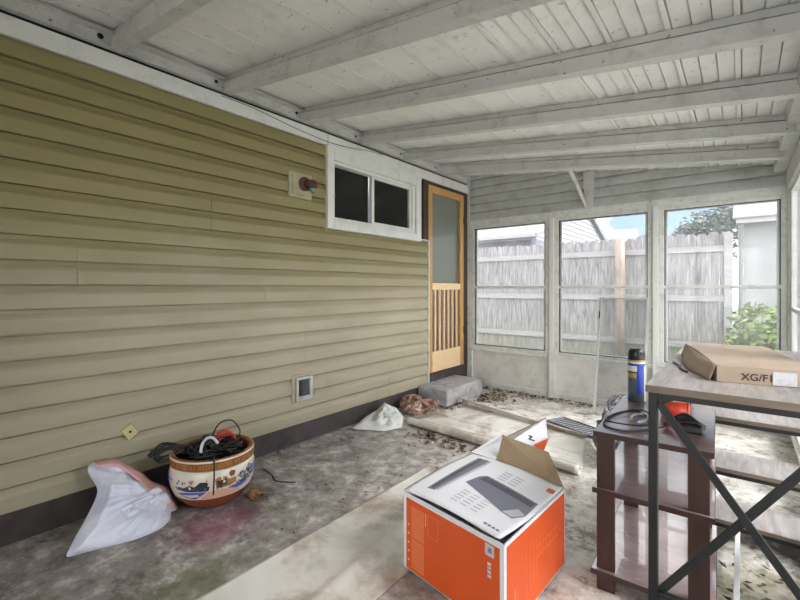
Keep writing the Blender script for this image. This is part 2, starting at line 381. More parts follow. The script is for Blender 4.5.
siding(w, YB, 2.236, .15, 2.292, .15, J); siding(w, 2.236, 3.497, .15, 1.635, .15, J); siding(w, 3.497, 3.637, .15, 1.655, .15, J)
w.box(.0, 3.634, .14, .032, 3.646, 1.66, 'trim_white'); w.box(.0, 2.222, 1.62, .028, 2.234, 2.292, 'socket_plate'); w.box(.0, 3.497, 1.655, .027, 3.646, 1.664, 'trim_white')
struct(w.build('wall_left'), 'house wall of olive yellow lap siding on the left', 'wall')
struct(MB().box(0, YB, 0, .012, 3.62, .152, 'foundation').box(0, 3.62, 0, .012, D, .24, 'foundation').build('baseboard_left'), 'dark painted foundation strip below the siding', 'baseboard')
t = MB().box(0, YB, 2.292, .034, D, 2.382, 'trim_white').box(.0, YB, 2.382, .012, D, 2.408, 'black_gap')
for yj in (2.24, 3.9): t.box(.033, yj, 2.294, .0355, yj + .004, 2.380, 'hole')
struct(t.build('trim_1', bevel=.002), 'white fascia board along the top of the siding', 'trim')
t = MB().prism([(0, YB, 2.405), (.05, YB, 2.405), (.05, YB, 2.412), (.022, YB, 2.42), (.022, YB, 2.474), (.058, YB, 2.476), (.058, YB, 2.484), (.022, YB, 2.488), (.022, YB, 2.512), (0, YB, 2.512)], (0, D - YB, 0), 'metal_white')
struct(t.build('trim_2'), 'white metal ledger channel under the roof deck', 'trim')

# ---- house window (slider)
wi = thing('window_4', (0, 2.885, 1.63), 'white framed dark sliding window high in the siding wall', 'window', None, 'structure')
O = (0, 2.885, 1.63)
wi.location.y -= .020; dy_shift = .020
f = MB()
for (ya, yb, za, zb) in ((2.255, 2.325, 1.635, 2.292), (3.43, 3.515, 1.635, 2.292), (2.325, 3.43, 1.635, 1.705), (2.325, 3.43, 2.19, 2.292)): f.box(-.02, ya, za, .040, yb, zb, 'trim_white')
f.build('outer_frame', wi, .004, origin=O)
f = MB()
for (ya, yb, za, zb) in ((2.325, 2.345, 1.705, 2.19), (3.385, 3.43, 1.705, 2.19), (2.345, 3.385, 1.705, 1.735), (2.345, 3.385, 2.163, 2.19)): f.box(-.05, ya, za, .022, yb, zb, 'trim_white')
f.build('track_frame', wi, .003, origin=O)
f = MB()
for (ya, yb, za, zb) in ((2.80, 2.835, 1.735, 2.163), (2.835, 3.355, 1.735, 1.755), (2.835, 3.355, 2.145, 2.163), (3.355, 3.385, 1.735, 2.163)): f.box(-.03, ya, za, .008, yb, zb, 'trim_white')
f.build('sliding_sash', wi, .002, origin=O)
MB().box(-.045, 2.345, 1.735, -.040, 2.81, 2.163, 'dark_glass').build('pane', wi, origin=O)
MB().box(-.022, 2.835, 1.755, -.018, 3.355, 2.145, 'dark_glass').build('pane', wi, origin=O)

# ---- house door
dr = thing('door_1', (0, 4.02, .25), 'honey pine screen door with spindles in a dark brown casing', 'door', None, 'structure'); O = (0, 4.02, .25)
f = MB()
for (ya, yb, za, zb) in ((3.575, 3.66, 1.66, 2.292), (3.664, 3.668, .24, 1.66), (4.385, 4.479, .16, 2.292), (3.66, 4.385, 2.258, 2.292)): f.box(-.10, ya, za, .018, yb, zb, 'casing')
f.build('casing', dr, .003, origin=O)
MB().box(-.09, 3.66, .235, .03, 4.385, .255, 'casing').build('threshold', dr, .002, origin=O)
f = MB()
for (ya, yb, za, zb) in ((3.664, 3.735, .258, 2.255), (4.310, 4.383, .258, 2.255), (3.735, 4.31, 2.175, 2.255), (3.735, 4.31, 1.14, 1.212), (3.735, 4.31, .258, .475)): f.box(-.012, ya, za, .022, yb, zb, 'pale_pine' if zb < 1.3 else 'pine')
f.build('door_frame', dr, .003, origin=O)
for i in range(6):
    yy = 3.735 + (4.31 - 3.735) * (i + .75) / 6.5
    MB().box(-.004, yy - .013, .47, .016, yy + .013, 1.145, 'pale_pine').build('spindle', dr, .003, origin=O)
MB().box(-.022, 3.72, 1.20, -.016, 4.33, 2.19, 'door_panel').build('screen_panel', dr, origin=O)
MB().box(-.085, 3.66, .255, -.07, 4.385, 1.2, 'door_lower').build('inner_door', dr, origin=O)
for zz in (.62, 1.92): MB().box(.0, 4.375, zz, .030, 4.397, zz + .085, 'black_metal').build('hinge', dr, .003, origin=O)

dr.location.y -= .018
# ---- far wall
w = MB()
w.box(-.05, D, 0, RX, D + .06, .05, 'frame')                                   # bottom plate
for xa, xb in ((.0, .995), (1.065, 1.945), (2.005, RX)): w.box(xa, D + .005, .05, xb, D + .05, .43, 'panel')
for xa, xb in ((.0, .075), (.995, 1.065), (1.945, 2.005), (2.86, RX)): w.box(xa, D - .015, .0, xb, D + .06, 1.95, 'frame')
for xc in (1.03, 1.975): w.box(xc - .021, D - .034, .0, xc + .021, D, 1.90, 'trim_white')
w.box(.0, D - .01, .03, RX, D + .012, .062, 'frame')
for xa, xb in ((.075, .995), (1.065, 1.945), (2.005, 2.86)): w.box(xa, D - .055, .432, xb, D + .06, .462, 'frame')
w.box(.0, D - .012, 1.895, RX, D + .06, 1.955, 'frame'); w.box(.0, D - .024, 1.945, RX, D + .05, 1.962, 'frame')
# gable above the windows: horizontal grey lap boards cut to the roof slope
w.prism([(0, D + .04, 1.95), (RX, D + .04, 1.95), (RX, D + .04, deck_z(RX) + .05), (0, D + .04, Z0 + .05)], (0, .03, 0), 'upper')
for i in range(6):
    za, zb = 1.962 + i * .098, 1.962 + (i + 1) * .098
    xa = min(RX, (Z0 - za) / SL); xb = min(RX, (Z0 - zb) / SL)
    if xa <= .05: break
    xb = max(xb, 0)
    w.add([(0, D - .022, za), (xa, D - .022, za), (xb, D + .024, zb - .006), (0, D + .024, zb - .006), (0, D + .04, za), (xa, D + .04, za)], [(0, 1, 2, 3), (0, 4, 5, 1)], 'upper')
w.box(0.002, D - .03, 1.95, .045, D, 2.48, 'metal_white')
struct(w.build('wall_far'), 'far porch wall of painted panels, posts and grey gable boards', 'wall')

def porch_window(name, xa, xb, label):
    r = thing(name, ((xa + xb) / 2, D, .46), label, 'window', None, 'structure'); O = ((xa + xb) / 2, D, .46)
    f = MB()
    for (a, b_, c, d) in ((xa, xa + .035, .462, 1.895), (xb - .035, xb, .462, 1.895), (xa + .035, xb - .035, 1.862, 1.895), (xa + .035, xb - .035, .462, .488)): f.box(a, D - .018, c, b_, D + .035, d, 'frame')
    f.build('frame', r, .003, origin=O)
    f = MB()
    for (a, b_, c, d) in ((xa + .035, xa + .042, .488, 1.862), (xb - .042, xb - .035, .488, 1.862), (xa + .042, xb - .042, 1.855, 1.862), (xa + .042, xb - .042, .488, .495)): f.box(a, D - .010, c, b_, D + .03, d, 'outlet_dark')
    f.build('gasket', r, origin=O)
    MB().box(xa + .02, D - .016, 1.155, xb - .02, D + .018, 1.183, 'frame').build('meeting_rail', r, .003, origin=O)
    for zc, zd, off in ((.488, 1.17, .004), (1.17, 1.862, .016)):
        f = MB(); a, b_ = xa + .042, xb - .042
        for (p, q, u, v_) in ((a, a + .016, zc, zd), (b_ - .016, b_, zc, zd), (a + .016, b_ - .016, zc, zc + .014), (a + .016, b_ - .016, zd - .012, zd)): f.box(p, D + off, u, q, D + off + .014, v_, 'alu')
        sname = f.build('sash', r, .002, origin=O)
        MB().box(a + .014, D + off + .005, zc + .012, b_ - .014, D + off + .008, zd - .010, 'glass').build('pane', sname, origin=O)
porch_window('window_1', .075, .995, 'left of the three porch windows, beside the pine door')
porch_window('window_2', 1.065, 1.945, 'middle of the three porch windows, behind the leaning screen')
porch_window('window_3', 2.005, 2.86, 'right of the three porch windows, looking on the green bush')

# ---- right wall: a glazed run on the yard side, unseen bays sized for light
RW = [(3.30, 4.44), (2.12, 3.24), (1.20, 2.06)]
w = MB(); w.box(RX, YB, 0, RX + .06, D + .06, .10, 'panel')
for yy in (4.44, 3.24, 2.06, 1.14): w.box(RX - .015, yy, 0, RX + .07, yy + .06, 2.0, 'frame')
w.box(RX, YB, .1, RX + .07, 1.18, 2.1, 'panel')  # unseen near end closed to keep light off the house wall
w.box(RX - .02, YB, 1.93, RX + .08, D + .06, deck_z(RX) + .03, 'frame'); w.box(RX - .02, YB, .08, RX + .07, D, .11, 'frame')
struct(w.build('wall_right'), 'right porch wall of low panels and white posts', 'wall')
for i, (ya, yb) in enumerate(RW):
    r = thing('window_%d' % (5 + i), (RX, (ya + yb) / 2, .46), ['glazed bay in the right porch wall, next to the far corner', 'glazed bay in the right porch wall beside the desk shelves', 'glazed bay in the right porch wall beside the desk', 'glazed bay in the right porch wall beside the camera'][i], 'window', None, 'structure'); O = (RX, (ya + yb) / 2, .46)
    f = MB()
    for (a, b_, c, d) in ((ya, ya + .035, .10, 1.93), (yb - .035, yb, .10, 1.93), (ya, yb, 1.90, 1.93), (ya, yb, .10, .13), (ya, yb, .98, 1.01)): f.box(RX, a, c, RX + .04, b_, d, 'trim_white')
    f.build('frame', r, .003, origin=O)
    MB().box(RX + .018, ya + .02, .12, RX + .022, yb - .02, 1.91, 'glass').build('pane', r, origin=O)
w = MB().box(-.1, YB - .08, 0, 1.0, YB, 2.75, 'upper').box(1.0, YB - .08, 1.98, RX + .07, YB, 2.75, 'upper').box(1.0, YB - .08, 0, RX + .07, YB, .10, 'panel').box(1.86, YB - .07, .1, 1.92, YB, 1.98, 'frame')  # openings in the unseen end wall, put in to light surfaces facing it
struct(w.build('wall_back'), 'porch end wall behind the camera with a glazed opening', 'wall')
for i, (xa, xb) in enumerate(((1.0, 1.86), (1.92, 2.86))):
    r = thing('window_%d' % (8 + i), ((xa + xb) / 2, YB, .1), ['glazed bay behind the camera, nearer the house', 'glazed bay behind the camera, nearer the yard'][i], 'window', None, 'structure'); O = ((xa + xb) / 2, YB, .1)
    f = MB()
    for (a, b_, c, d) in ((xa, xa + .035, .10, 1.98), (xb - .035, xb, .10, 1.98), (xa, xb, 1.94, 1.98), (xa, xb, .10, .13), (xa, xb, .98, 1.01)): f.box(a, YB - .05, c, b_, YB - .01, d, 'trim_white')
    f.build('frame', r, .003, origin=O)
    MB().box(xa + .02, YB - .032, .12, xb - .02, YB - .028, 1.96, 'glass').build('pane', r, origin=O)

# ---- roof deck: crimped metal pans running along the porch
prof = []; P = .2165; x = 2.345 - 11 * P
while x < RX + .05:
    prof += [(x, 0), (x + .0015, -.014), (x + .019, -.014), (x + .022, 0)]
    for q in range(3):
        a = x + .022 + q * .0648
        prof += [(a + .0004, .009), (a + .0042, .009), (a + .0046, -.012), (a + .062, -.003), (a + .0642, -.002)]
    x += P
prof = [(a, z) for a, z in prof if -.02 <= a <= RX + .07]
rows = [[(a, yy, deck_z(a) + z + .004) for a, z in prof] for yy in (YB - .05, D + .08)]
struct(MB().grid(rows, 'deck', False).build('ceiling', solid=.0015), 'white crimped metal roof deck sloping away from the house', 'ceiling')
w = MB().box(RX - .10, YB, 2.075, RX - .02, D, deck_z(RX) - .01, 'metal_white')
struct(w.build('trim_3', bevel=.006), 'white eave beam along the right wall', 'trim')

# ---- rafters
ords = ['roof rafter nearest the camera, at upper left of the picture', 'second roof rafter from the camera', 'third roof rafter from the camera, meeting the wall above the rusty lamp', 'fourth roof rafter from the camera, above the dark slider window', 'fifth roof rafter from the camera, second from the far wall', 'farthest roof rafter, next to the far wall and carrying the strut']
for i, yy in enumerate((.766, 1.382, 1.996, 2.614, 3.223, 3.815)):
    sec = [(0, 0), (.046, 0), (.046, .008), (.034, .014), (.034, .108), (.006, .108), (.004, .078), (.016, .076), (.016, .072), (-.002, .070), (-.002, .012), (-.012, .009), (-.012, 0)]
    xa, xb = .02, RX - .06; za = 2.412 - SL * xa
    r = MB().prism([(xa, yy + a, za + z - .008) for a, z in sec], (xb - xa, 0, -SL * (xb - xa)), 'metal_white').build('roof_rafter')
    tag(r, 'white metal ' + ords[i], 'rafter', 'roof rafters', 'structure')
    hb = MB(); hb.tube([(.023, yy - .05, 2.455), (.0245, yy - .05, 2.455)], .011 if i else .015, 'hole', 12)
    hb.build('bolt_hole', r)

# ---- strut and short post on the far wall
o = MB().bar((1.397, 3.845, 2.222), (1.376, 4.455, 1.985), .026, .026, 'metal_white').build('roof_strut', bevel=.003)
tag(o, 'slanting white strut between farthest rafter and window header', 'strut')
b_ = MB().box(1.355, D - .032, 1.965, 1.44, D - .002, 2.15, 'metal_white').box(1.350, D - .034, 2.15, 1.445, D - .002, 2.325, 'metal_white')
tag(b_.build('stub_post', bevel=.004), 'short white stub post above the window header beside the strut', 'post')

# ================================================================== WALL FITTINGS
L = thing('wall_lamp', (.02, 1.995, 1.925), 'rusty bare lamp socket on a cream square plate', 'lamp'); O = (.02, 1.995, 1.925)
MB().box(.012, 1.872, 1.828, .036, 2.085, 2.018, 'socket_plate').build('back_plate', L, .016, origin=O)
MB().box(.034, 1.895, 1.848, .046, 2.066, 1.998, 'socket_plate').build('mounting_plate', L, .008, origin=O)
s = MB(); s.tube([(.046, 2.0, 1.935), (.060, 2.0, 1.935), (.066, 2.0, 1.935)], [.052, .052, .040], 'rust', 24)
s.build('socket_base', L, origin=O)
s = MB(); s.tube([(.06, 2.0, 1.94), (.105, 2.03, 1.93), (.125, 2.045, 1.922)], [.030, .034, .026], 'rust', 20); s.build('lamp_holder', L, origin=O)
s = MB(); s.tube([(.085, 2.02, 1.905), (.11, 2.035, 1.885), (.12, 2.04, 1.868)], [.020, .022, .006], 'bulb', 14); s.build('bulb_stub', L, origin=O)

L = thing('wall_outlet', (.02, 1.995, .41), 'outdoor outlet in a light grey surround low on the siding', 'outlet'); O = (.02, 2.01, .41)
MB().box(.012, 1.915, .305, .034, 2.115, .520, 'socket_plate').build('back_plate', L, .018, origin=O)
f = MB()
for (ya, yb, za, zb) in ((1.94, 1.962, .325, .50), (2.066, 2.09, .325, .50), (1.962, 2.066, .325, .355), (1.962, 2.066, .478, .50)): f.box(.034, ya, za, .052, yb, zb, 'outlet_grey')
f.build('surround', L, .004, origin=O)
MB().box(.034, 1.962, .355, .041, 2.066, .478, 'outlet_dark').build('smoky_cover', L, .003, origin=O)
MB().box(.041, 1.975, .365, .048, 2.008, .47, 'black_plastic').build('socket_slot', L, .003, origin=O)

L = thing('wall_plate', (.022, .845, .388), 'small yellowed plate tilted on the lowest siding above the pot', 'plate'); O = (.022, .845, .388)
q = [(.024, .806, .402), (.024, .85, .432), (.024, .886, .378), (.024, .842, .345)]
MB().prism(q, (.016, 0, 0), 'block').build('plate_body', L, .002, origin=O)
MB().tube([(.040, .847, .390), (.0412, .847, .390)], .007, 'hole', 12).build('screw_hole', L, origin=O)

wp = [(.036, 1.36, 2.372), (.040, 1.6, 2.366), (.044, 1.9, 2.333), (.040, 2.2, 2.318), (.037, 2.45, 2.330), (.036, 2.7, 2.364), (.0365, 2.9, 2.372)]
tag(MB().tube(curve(wp, 10), .0022, 'black_plastic', 6).build('sagging_wire'), 'thin dark wire sagging along the white fascia board', 'wire')

# ================================================================== FLOOR THINGS
# stone step
rnd = random.Random(4)
b_ = MB(); b_.box(.02, 3.45, 0, .375, 4.17, .168, 'step')
tag(b_.build('stone_step', bevel=.012), 'grey concrete block step below the pine door', 'step')

# vinyl sheets -----------------------------------------------------------
def sheet(name, fn, nu, nv, mat, label, cat, th=.004):
    rows = [[fn(i / (nu - 1), k / (nv - 1)) for i in range(nu)] for k in range(nv)]
    o = MB().grid(rows, mat).build(name, solid=th); return tag(o, label, cat)
def s1(u, v):
    y = -.35 + 2.61 * v; xl = 1.03 - .02 * v; xr = 1.545 - .02 * v - (.42 * max(0, v - .93) / .07 * .99)
    x = xl + (xr - xl) * u
    z = .006 + .004 * noise.noise(Vector((x * 3, y * 2, 0))) + .012 * max(0, 1 - abs(u - .62 - .1 * math.sin(5 * v)) / .08) * (v > .35)
    z += .004 * (max(0, .06 - u) / .06) ** 2
    if u > .85: z = min(z, .006)
    return (x, y, max(z, .003))
sheet('vinyl_sheet', s1, 40, 110, 'vinyl', 'long stained cream vinyl sheet on the floor left of the orange box', 'sheet')
def s2(u, v):
    # u along the porch width, v towards the far wall; near and far edges rolled over
    ax, ay = .375 + 1.43 * u, 2.81 - .11 * u
    bx, by = .415 + 1.25 * u, 3.63 - .23 * u
    H = .026 + .006 * math.sin(PI * u)
    if v < .3:                                  # near roll
        a = v / .3 * 1.75 * PI; r = H
        off = r - r * math.cos(a) if a < 10 else 0
        cy = ay + r * 1.3 - r * math.cos(a - PI * 1.25) * 1.3; z = .006 + r + r * math.sin(a - PI * 1.25)
        return (ax, cy + 0, z)
    t = (v - .3) / .55
    if v <= .85:
        x = ax + (bx - ax) * t; ya = ay + .075; y = ya + (by - ya) * t
        z = .008 + .004 * noise.noise(Vector((x * 4, y * 4, 2))) + .010 * max(0, 1 - abs(t - .45) / .03) + .02 * max(0, 1 - t / .12) ** 2
        return (x, y, max(.005, z))
    a = (v - .85) / .15 * 1.2 * PI; r = .034 * (1 - .55 * u)
    return (bx, by + r * math.sin(a), .008 + r - r * math.cos(a))
sheet('rolled_vinyl_sheet', s2, 44, 90, 'vinyl', 'cream vinyl sheet with rolled edges in front of the stone step', 'sheet')

# grille lying at the far edge of the sheet
gq = thing('floor_grille', (1.54, 3.62, .0), 'grey slatted grille lying on the floor behind the vinyl sheet', 'grille', rz=math.radians(-24)); 
MB().box(-.24, -.10, .008, .24, .10, .014, 'mat_dark').build('backing', gq)
f = MB()
for (a, b_, c, d) in ((-.24, -.225, -.10, .10), (.225, .24, -.10, .10), (-.225, .225, -.10, -.088), (-.225, .225, .088, .10)): f.box(a, c, .008, b_, d, .026, 'mat_grey')
f.build('rim', gq, .002)
f = MB()
for i in range(12):
    xx = -.215 + i * .038; f.box(xx, -.088, .012, xx + .015, .088, .018, 'mat_grey')
f.build('slats', gq)

# crumpled things from an outline: closed, inflated, wrinkled -------------
def crumple(name, outl, centre, front, H, mat, nrm, seed=0, wr=.02, freq=9, rings=22, back=.3, minx=.02, focus=None, creases=()):
    """closed soft body: outline ring points, apex direction nrm, puffed by H"""
    nrm = Vector(nrm).normalized(); c = Vector(centre); pts = [Vector(p) for p in outl]; n = len(pts); B = []
    for i in range(n):
        a, b_, d, e = (pts[(i + j) % n] for j in (-1, 0, 1, 2))
        for k in range(6):
            t = k / 6; B.append(.5 * ((2 * b_) + (d - a) * t + (2 * a - 5 * b_ + 4 * d - e) * t * t + (3 * b_ - a - 3 * d + e) * t ** 3) if front else b_ + (d - b_) * t)
    def layer(sign, amp):
        rows = []
        for j in range(rings + 1):
            s_ = 1 - j / rings; row = []
            for q, p in enumerate(B):
                base = c + (p - c) * s_
                h = amp * (1 - s_ ** 2.2) ** .75
                nn = noise.noise(Vector((base.x * freq + seed, base.y * freq, base.z * freq))) + .5 * noise.noise(Vector((base.x * freq * 2.3, base.y * freq * 2.3 + seed, base.z * freq * 2.3)))
                rid = (1 - abs(noise.noise(Vector((q * .23 + seed, s_ * 1.2, seed)))) * 2.4)
                if focus:
                    e1 = (Vector((0, 1, 0)) - nrm * nrm.y).normalized(); e2 = nrm.cross(e1); dv = base - Vector(focus)
                    an = math.atan2(dv.dot(e2), dv.dot(e1)); dl = dv.length; nn *= .6
                    rid = (1 - abs(noise.noise(Vector((an * 3.2 + seed, dl * 2.0, seed)))) * 3.4) * min(1, dl / .08) + .5 * (1 - abs(noise.noise(Vector((an * 8 + seed, dl * 4, 3)))) * 3)
                h += (wr * nn + wr * .8 * rid * (s_ > .05)) * (1 - s_ ** 6) * sign if sign > 0 else 0
                if sign > 0:
                    for cr, am, wd in creases:
                        dm = min((base - (Vector(a_) + (Vector(b2) - Vector(a_)) * max(0, min(1, (base - Vector(a_)).dot(Vector(b2) - Vector(a_)) / max(1e-9, (Vector(b2) - Vector(a_)).length_squared))))).length for a_, b2 in zip(cr, cr[1:]))
                        h += am * math.exp(-dm / (wd * .75))
                v = base + nrm * h * sign
                v.z = max(v.z, .004); v.x = max(v.x, minx); row.append(v)
            rows.append(row)
        return rows
    mb = MB(); mb.grid(layer(1, H), mat, True, True); mb.grid(layer(-1, H * back)[::-1], mat, True, True)
    return mb, B

bag_o = [(.093, .662, .296), (.099, .75, .28), (.122, .8, .244), (.156, .854, .194), (.191, .888, .145), (.221, .95, .1), (.258, .965, .053), (.300, .972, .012), (.305, .945, .004), (.363, .916, .004), (.418, .848, .004), (.424, .759, .004), (.404, .685, .004), (.366, .589, .004), (.336, .511, .004), (.306, .529, .036), (.251, .593, .099), (.204, .644, .156), (.171, .661, .196), (.118, .639, .267)]
R_ = thing('rubbish_bag', (.3, .74, 0), 'white plastic rubbish bag with pink drawstring leaning on the wall', 'bag'); O = (.3, .74, 0)
mb, B = crumple('bag', bag_o, (.275, .775, .075), True, .075, 'liner', (.85, -.12, .5), 3, .020, 8, 44, .25, .03, (.27, .93, .12),
    creases=(([(.122, .756, .248), (.17, .715, .191), (.219, .684, .131), (.28, .624, .059), (.324, .542, .011)], .024, .014),
             ([(.224, .691, .124), (.265, .806, .057), (.317, .916, .01)], .022, .012), ([(.157, .771, .202), (.241, .86, .083), (.299, .94, .01)], .026, .014),
             ([(.36, .70, .01), (.37, .80, .01), (.35, .90, .01)], .016, .014), ([(.157, .771, .202), (.225, .767, .114), (.286, .853, .025)], .018, .010),
             ([(.20, .66, .16), (.24, .72, .10), (.30, .74, .05)], -.020, .016), ([(.19, .82, .14), (.25, .80, .08), (.30, .80, .04)], -.018, .014)))
mb.build('bag_body', R_, origin=O)
def ribbon(pts, w0, off, mat, d=(0, 0, -1), th=.004):
    pts = [Vector(p) for p in pts]; d = Vector(d); off = Vector(off)
    rows = [[p + off, p + off + d * w0 * .5 + off * .4, p + off * 1.0 + d * w0] for p in pts]
    return MB().grid(rows, mat)
edge = curve(bag_o[0:8], 6)
cc = Vector((.275, .775, .075))
mb = MB(); rows = []
for i, p in enumerate(edge):
    t_ = i / (len(edge) - 1); inn = (cc - p).normalized(); wv = .042 + .016 * math.sin(t_ * PI) + .006 * noise.noise(Vector((i * .4, 0, 0)))
    nv = Vector((.85, -.12, .5)).normalized()
    rows.append([p + nv * .004 - inn * .010, p + nv * .034 + inn * wv * .2, p + nv * .056 + inn * wv * .7, p + nv * .062 + inn * wv * 1.05])
mb.grid(rows, 'pink'); mb.build('drawstring_hem', R_, solid=.004, origin=O)
mb = MB(); rows = []
for i in range(20):
    a = i / 19; p = Vector((.245 + .075 * a, .920 + .035 * math.sin(a * PI), .115 - .105 * a))
    rows.append([p + Vector((.01 + .02 * math.sin(i * 1.3) * .5, 0, .0)), p + Vector((.035 + .012 * math.sin(i * 1.7), -.03, .03 + .01 * math.cos(i * 1.1))), p + Vector((.05, -.075, .035 + .006 * math.sin(i))), p + Vector((.062, -.11, .02))])
mb.grid([[Vector((v.x, v.y, max(v.z, .005))) for v in r] for r in rows], 'liner'); mb.build('mouth_ruffle', R_, solid=.003, origin=O)

# purple scrap behind the bag
mb, _ = crumple('x', [(.12, .99, .02), (.10, 1.0, .10), (.12, 1.03, .17), (.16, 1.06, .12), (.16, 1.05, .02)], (.13, 1.03, .08), True, .015, 'purple', (.9, -.3, .1), 5, .006, 20, 8)
tag(mb.build('purple_wrapper'), 'dark purple wrapper tucked between white bag and painted pot', 'wrapper')

# painted pot ------------------------------------------------------------
PC = (.312, 1.165, 0)
pot = thing('painted_pot', PC, 'round ceramic pot painted with a village scene, brown rim and base', 'pot')
pr = [(.0, .0), (.112, .0), (.124, .006), (.150, .024), (.180, .055), (.198, .085), (.2100, .115), (.2165, .150), (.2170, .185), (.2120, .215), (.2070, .226)]
rim = [(.2070, .226), (.2125, .231), (.2135, .238), (.2120, .262), (.2135, .272), (.2115, .280), (.204, .283), (.190, .281), (.184, .272), (.184, .22), (.19, .15), (.16, .05), (.0, .04)]
MB().lathe(pr, 'cream', 72, mats=['pot_red'] * 5 + ['cream'] * 5).build('pot_body', pot)
MB().lathe(rim, 'pot_brown', 72, mats=['cream', 'pot_brown', 'pot_brown', 'pot_brown', 'cream'] + ['pot_brown'] * 7).build('pot_rim', pot)
mb = MB()
for i in range(90):
    a = 2 * PI * i / 90; ca, sa = math.cos(a), math.sin(a)
    mb.bar((.2125 * ca, .2125 * sa, .241), (.2118 * ca, .2118 * sa, .261), .006, .004, 'pot_gold' if i % 3 else 'pot_brown', (ca, sa, 0))
mb.build('rim_ribs', pot)
def pot_r(z):
    for (r0, z0), (r1, z1) in zip(pr[1:], pr[2:]):
        if z0 <= z <= z1: return r0 + (r1 - r0) * (z - z0) / (z1 - z0)
    return pr[-1][0]
TH0 = math.atan2(-1.165, 2.273)
def paint(mb, poly, mat, lift=.0012):
    """poly of (u = degrees right of the viewer-facing line, z)"""
    bm = bmesh.new(); vs = [bm.verts.new((u, z * 1000, 0)) for u, z in poly]; bm.faces.new(vs)
    bmesh.ops.triangulate(bm, faces=bm.faces[:])
    for _ in range(3):
        lg = [e for e in bm.edges if e.calc_length() > 5]
        if lg: bmesh.ops.subdivide_edges(bm, edges=lg, cuts=1); bmesh.ops.triangulate(bm, faces=bm.faces[:])
    bm.verts.index_update(); V = []
    for v in bm.verts:
        th = TH0 + math.radians(v.co.x); z = v.co.y / 1000; r = pot_r(z) + lift; V.append((r * math.cos(th), r * math.sin(th), z))
    mb.add(V, [tuple(v.index for v in f_.verts) for f_ in bm.faces], mat); bm.free()
mb = MB()
paint(mb, [(-88, .205), (-74, .190), (-60, .176), (-64, .170), (-88, .172)], 'pot_slate')
paint(mb, [(-52, .118), (-36, .128), (-8, .130), (-14, .112), (-24, .090), (-36, .096)], 'pot_blue')
paint(mb, [(-44, .112), (-20, .118), (-18, .106), (-32, .100)], 'cream', .0018)
paint(mb, [(-18, .090), (-6, .128), (12, .134), (34, .112), (40, .096), (10, .087)], 'pot_pink')
paint(mb, [(18, .130), (30, .140), (44, .138), (52, .128), (40, .114), (32, .114)], 'pot_blue')
paint(mb, [(-56, .146), (-44, .154), (-40, .150), (-30, .166), (-24, .158), (-16, .182), (-8, .180), (-4, .160), (-6, .134), (-34, .132), (-50, .138)], 'pot_ink', .0016)
paint(mb, [(2, .186), (6, .196), (16, .194), (20, .176), (30, .178), (30, .150), (18, .140), (4, .140)], 'pot_gold', .0016)
paint(mb, [(4, .178), (8, .184), (12, .176), (11, .146), (5, .146)], 'pot_ink', .002)
paint(mb, [(13, .182), (17, .182), (17, .150), (14, .150)], 'pot_ink', .002)
paint(mb, [(20, .205), (24, .216), (30, .206), (27, .186), (22, .186)], 'pot_red', .0016)
paint(mb, [(32, .176), (40, .196), (46, .182), (54, .212), (66, .190), (84, .206), (88, .150), (60, .146), (40, .152)], 'pot_slate', .0014)
paint(mb, [(46, .170), (52, .190), (58, .176), (60, .152), (50, .150)], 'pot_ink', .002)
paint(mb, [(60, .168), (70, .184), (78, .170), (76, .152), (62, .150)], 'pot_blue', .002)
paint(mb, [(34, .146), (44, .150), (58, .144), (50, .136), (40, .136)], 'pot_ink', .002)
rr = random.Random(8)
for i in range(75):
    u = rr.uniform(-56, 76); z = rr.uniform(.132, .182); a = rr.uniform(1.2, 3.2); h = rr.uniform(.004, .012)
    paint(mb, [(u, z), (u + a, z), (u + a, z + h), (u + a * .5, z + h * 1.5), (u, z + h)], rr.choice(['pot_gold', 'pot_ink', 'cream', 'pot_blue', 'pot_ink']), .0024)
mb.build('painted_scene', pot)

# cables in the pot
rr = random.Random(21); mb = MB()
def inpot(r, zl, zh):
    a = rr.uniform(0, 2 * PI); q = r * math.sqrt(rr.random()); return (PC[0] + q * math.cos(a), PC[1] + q * math.sin(a), rr.uniform(zl, zh))
for i in range(16):
    mb.tube(curve([inpot(.155, .20, .315) for _ in range(7)], 7), rr.choice([.0035, .0045, .006]), 'black_plastic', 6)
mb.tube(curve([(.20, 1.20, .27), (.24, 1.22, .36), (.27, 1.25, .395), (.30, 1.29, .39), (.32, 1.32, .33), (.32, 1.30, .27)], 9), .004, 'black_plastic', 6)
mb.tube(curve([(.40, 1.08, .28), (.47, 1.082, .305), (.505, 1.07, .29), (.522, 1.062, .23), (.53, 1.055, .16), (.52, 1.058, .12)], 9), .0042, 'black_plastic', 6)
for i in range(7):                                                     # bundle hanging over the rim on the wall side
    mb.tube(curve([(.25 + rr.uniform(-.05, .05), 1.05, .285 + rr.uniform(0, .03)), (.20 + rr.uniform(-.05, .04), .965, .31 + rr.uniform(-.01, .02)), (.17 + rr.uniform(-.04, .04), .905 + rr.uniform(-.02, .02), .29 + rr.uniform(-.03, .01)), (.20, .94, .255 + rr.uniform(-.02, .02)), (.26, 1.03, .29)], 7), .006, 'black_plastic', 6)
mb.box(.27, 1.13, .255, .35, 1.19, .30, 'black_plastic'); mb.box(.20, 1.09, .26, .25, 1.15, .305, 'black_plastic')
tag(mb.build('cable_tangle'), 'tangle of black cables and plugs filling the painted pot', 'cables')
tag(MB().tube(curve([(.355, 1.075, .285), (.345, 1.085, .32), (.335, 1.115, .345), (.335, 1.15, .340), (.34, 1.175, .305)], 9), .008, 'white_cord', 8).build('bent_cable'), 'bent white cord sticking out of the painted pot', 'cord')
mb = MB()
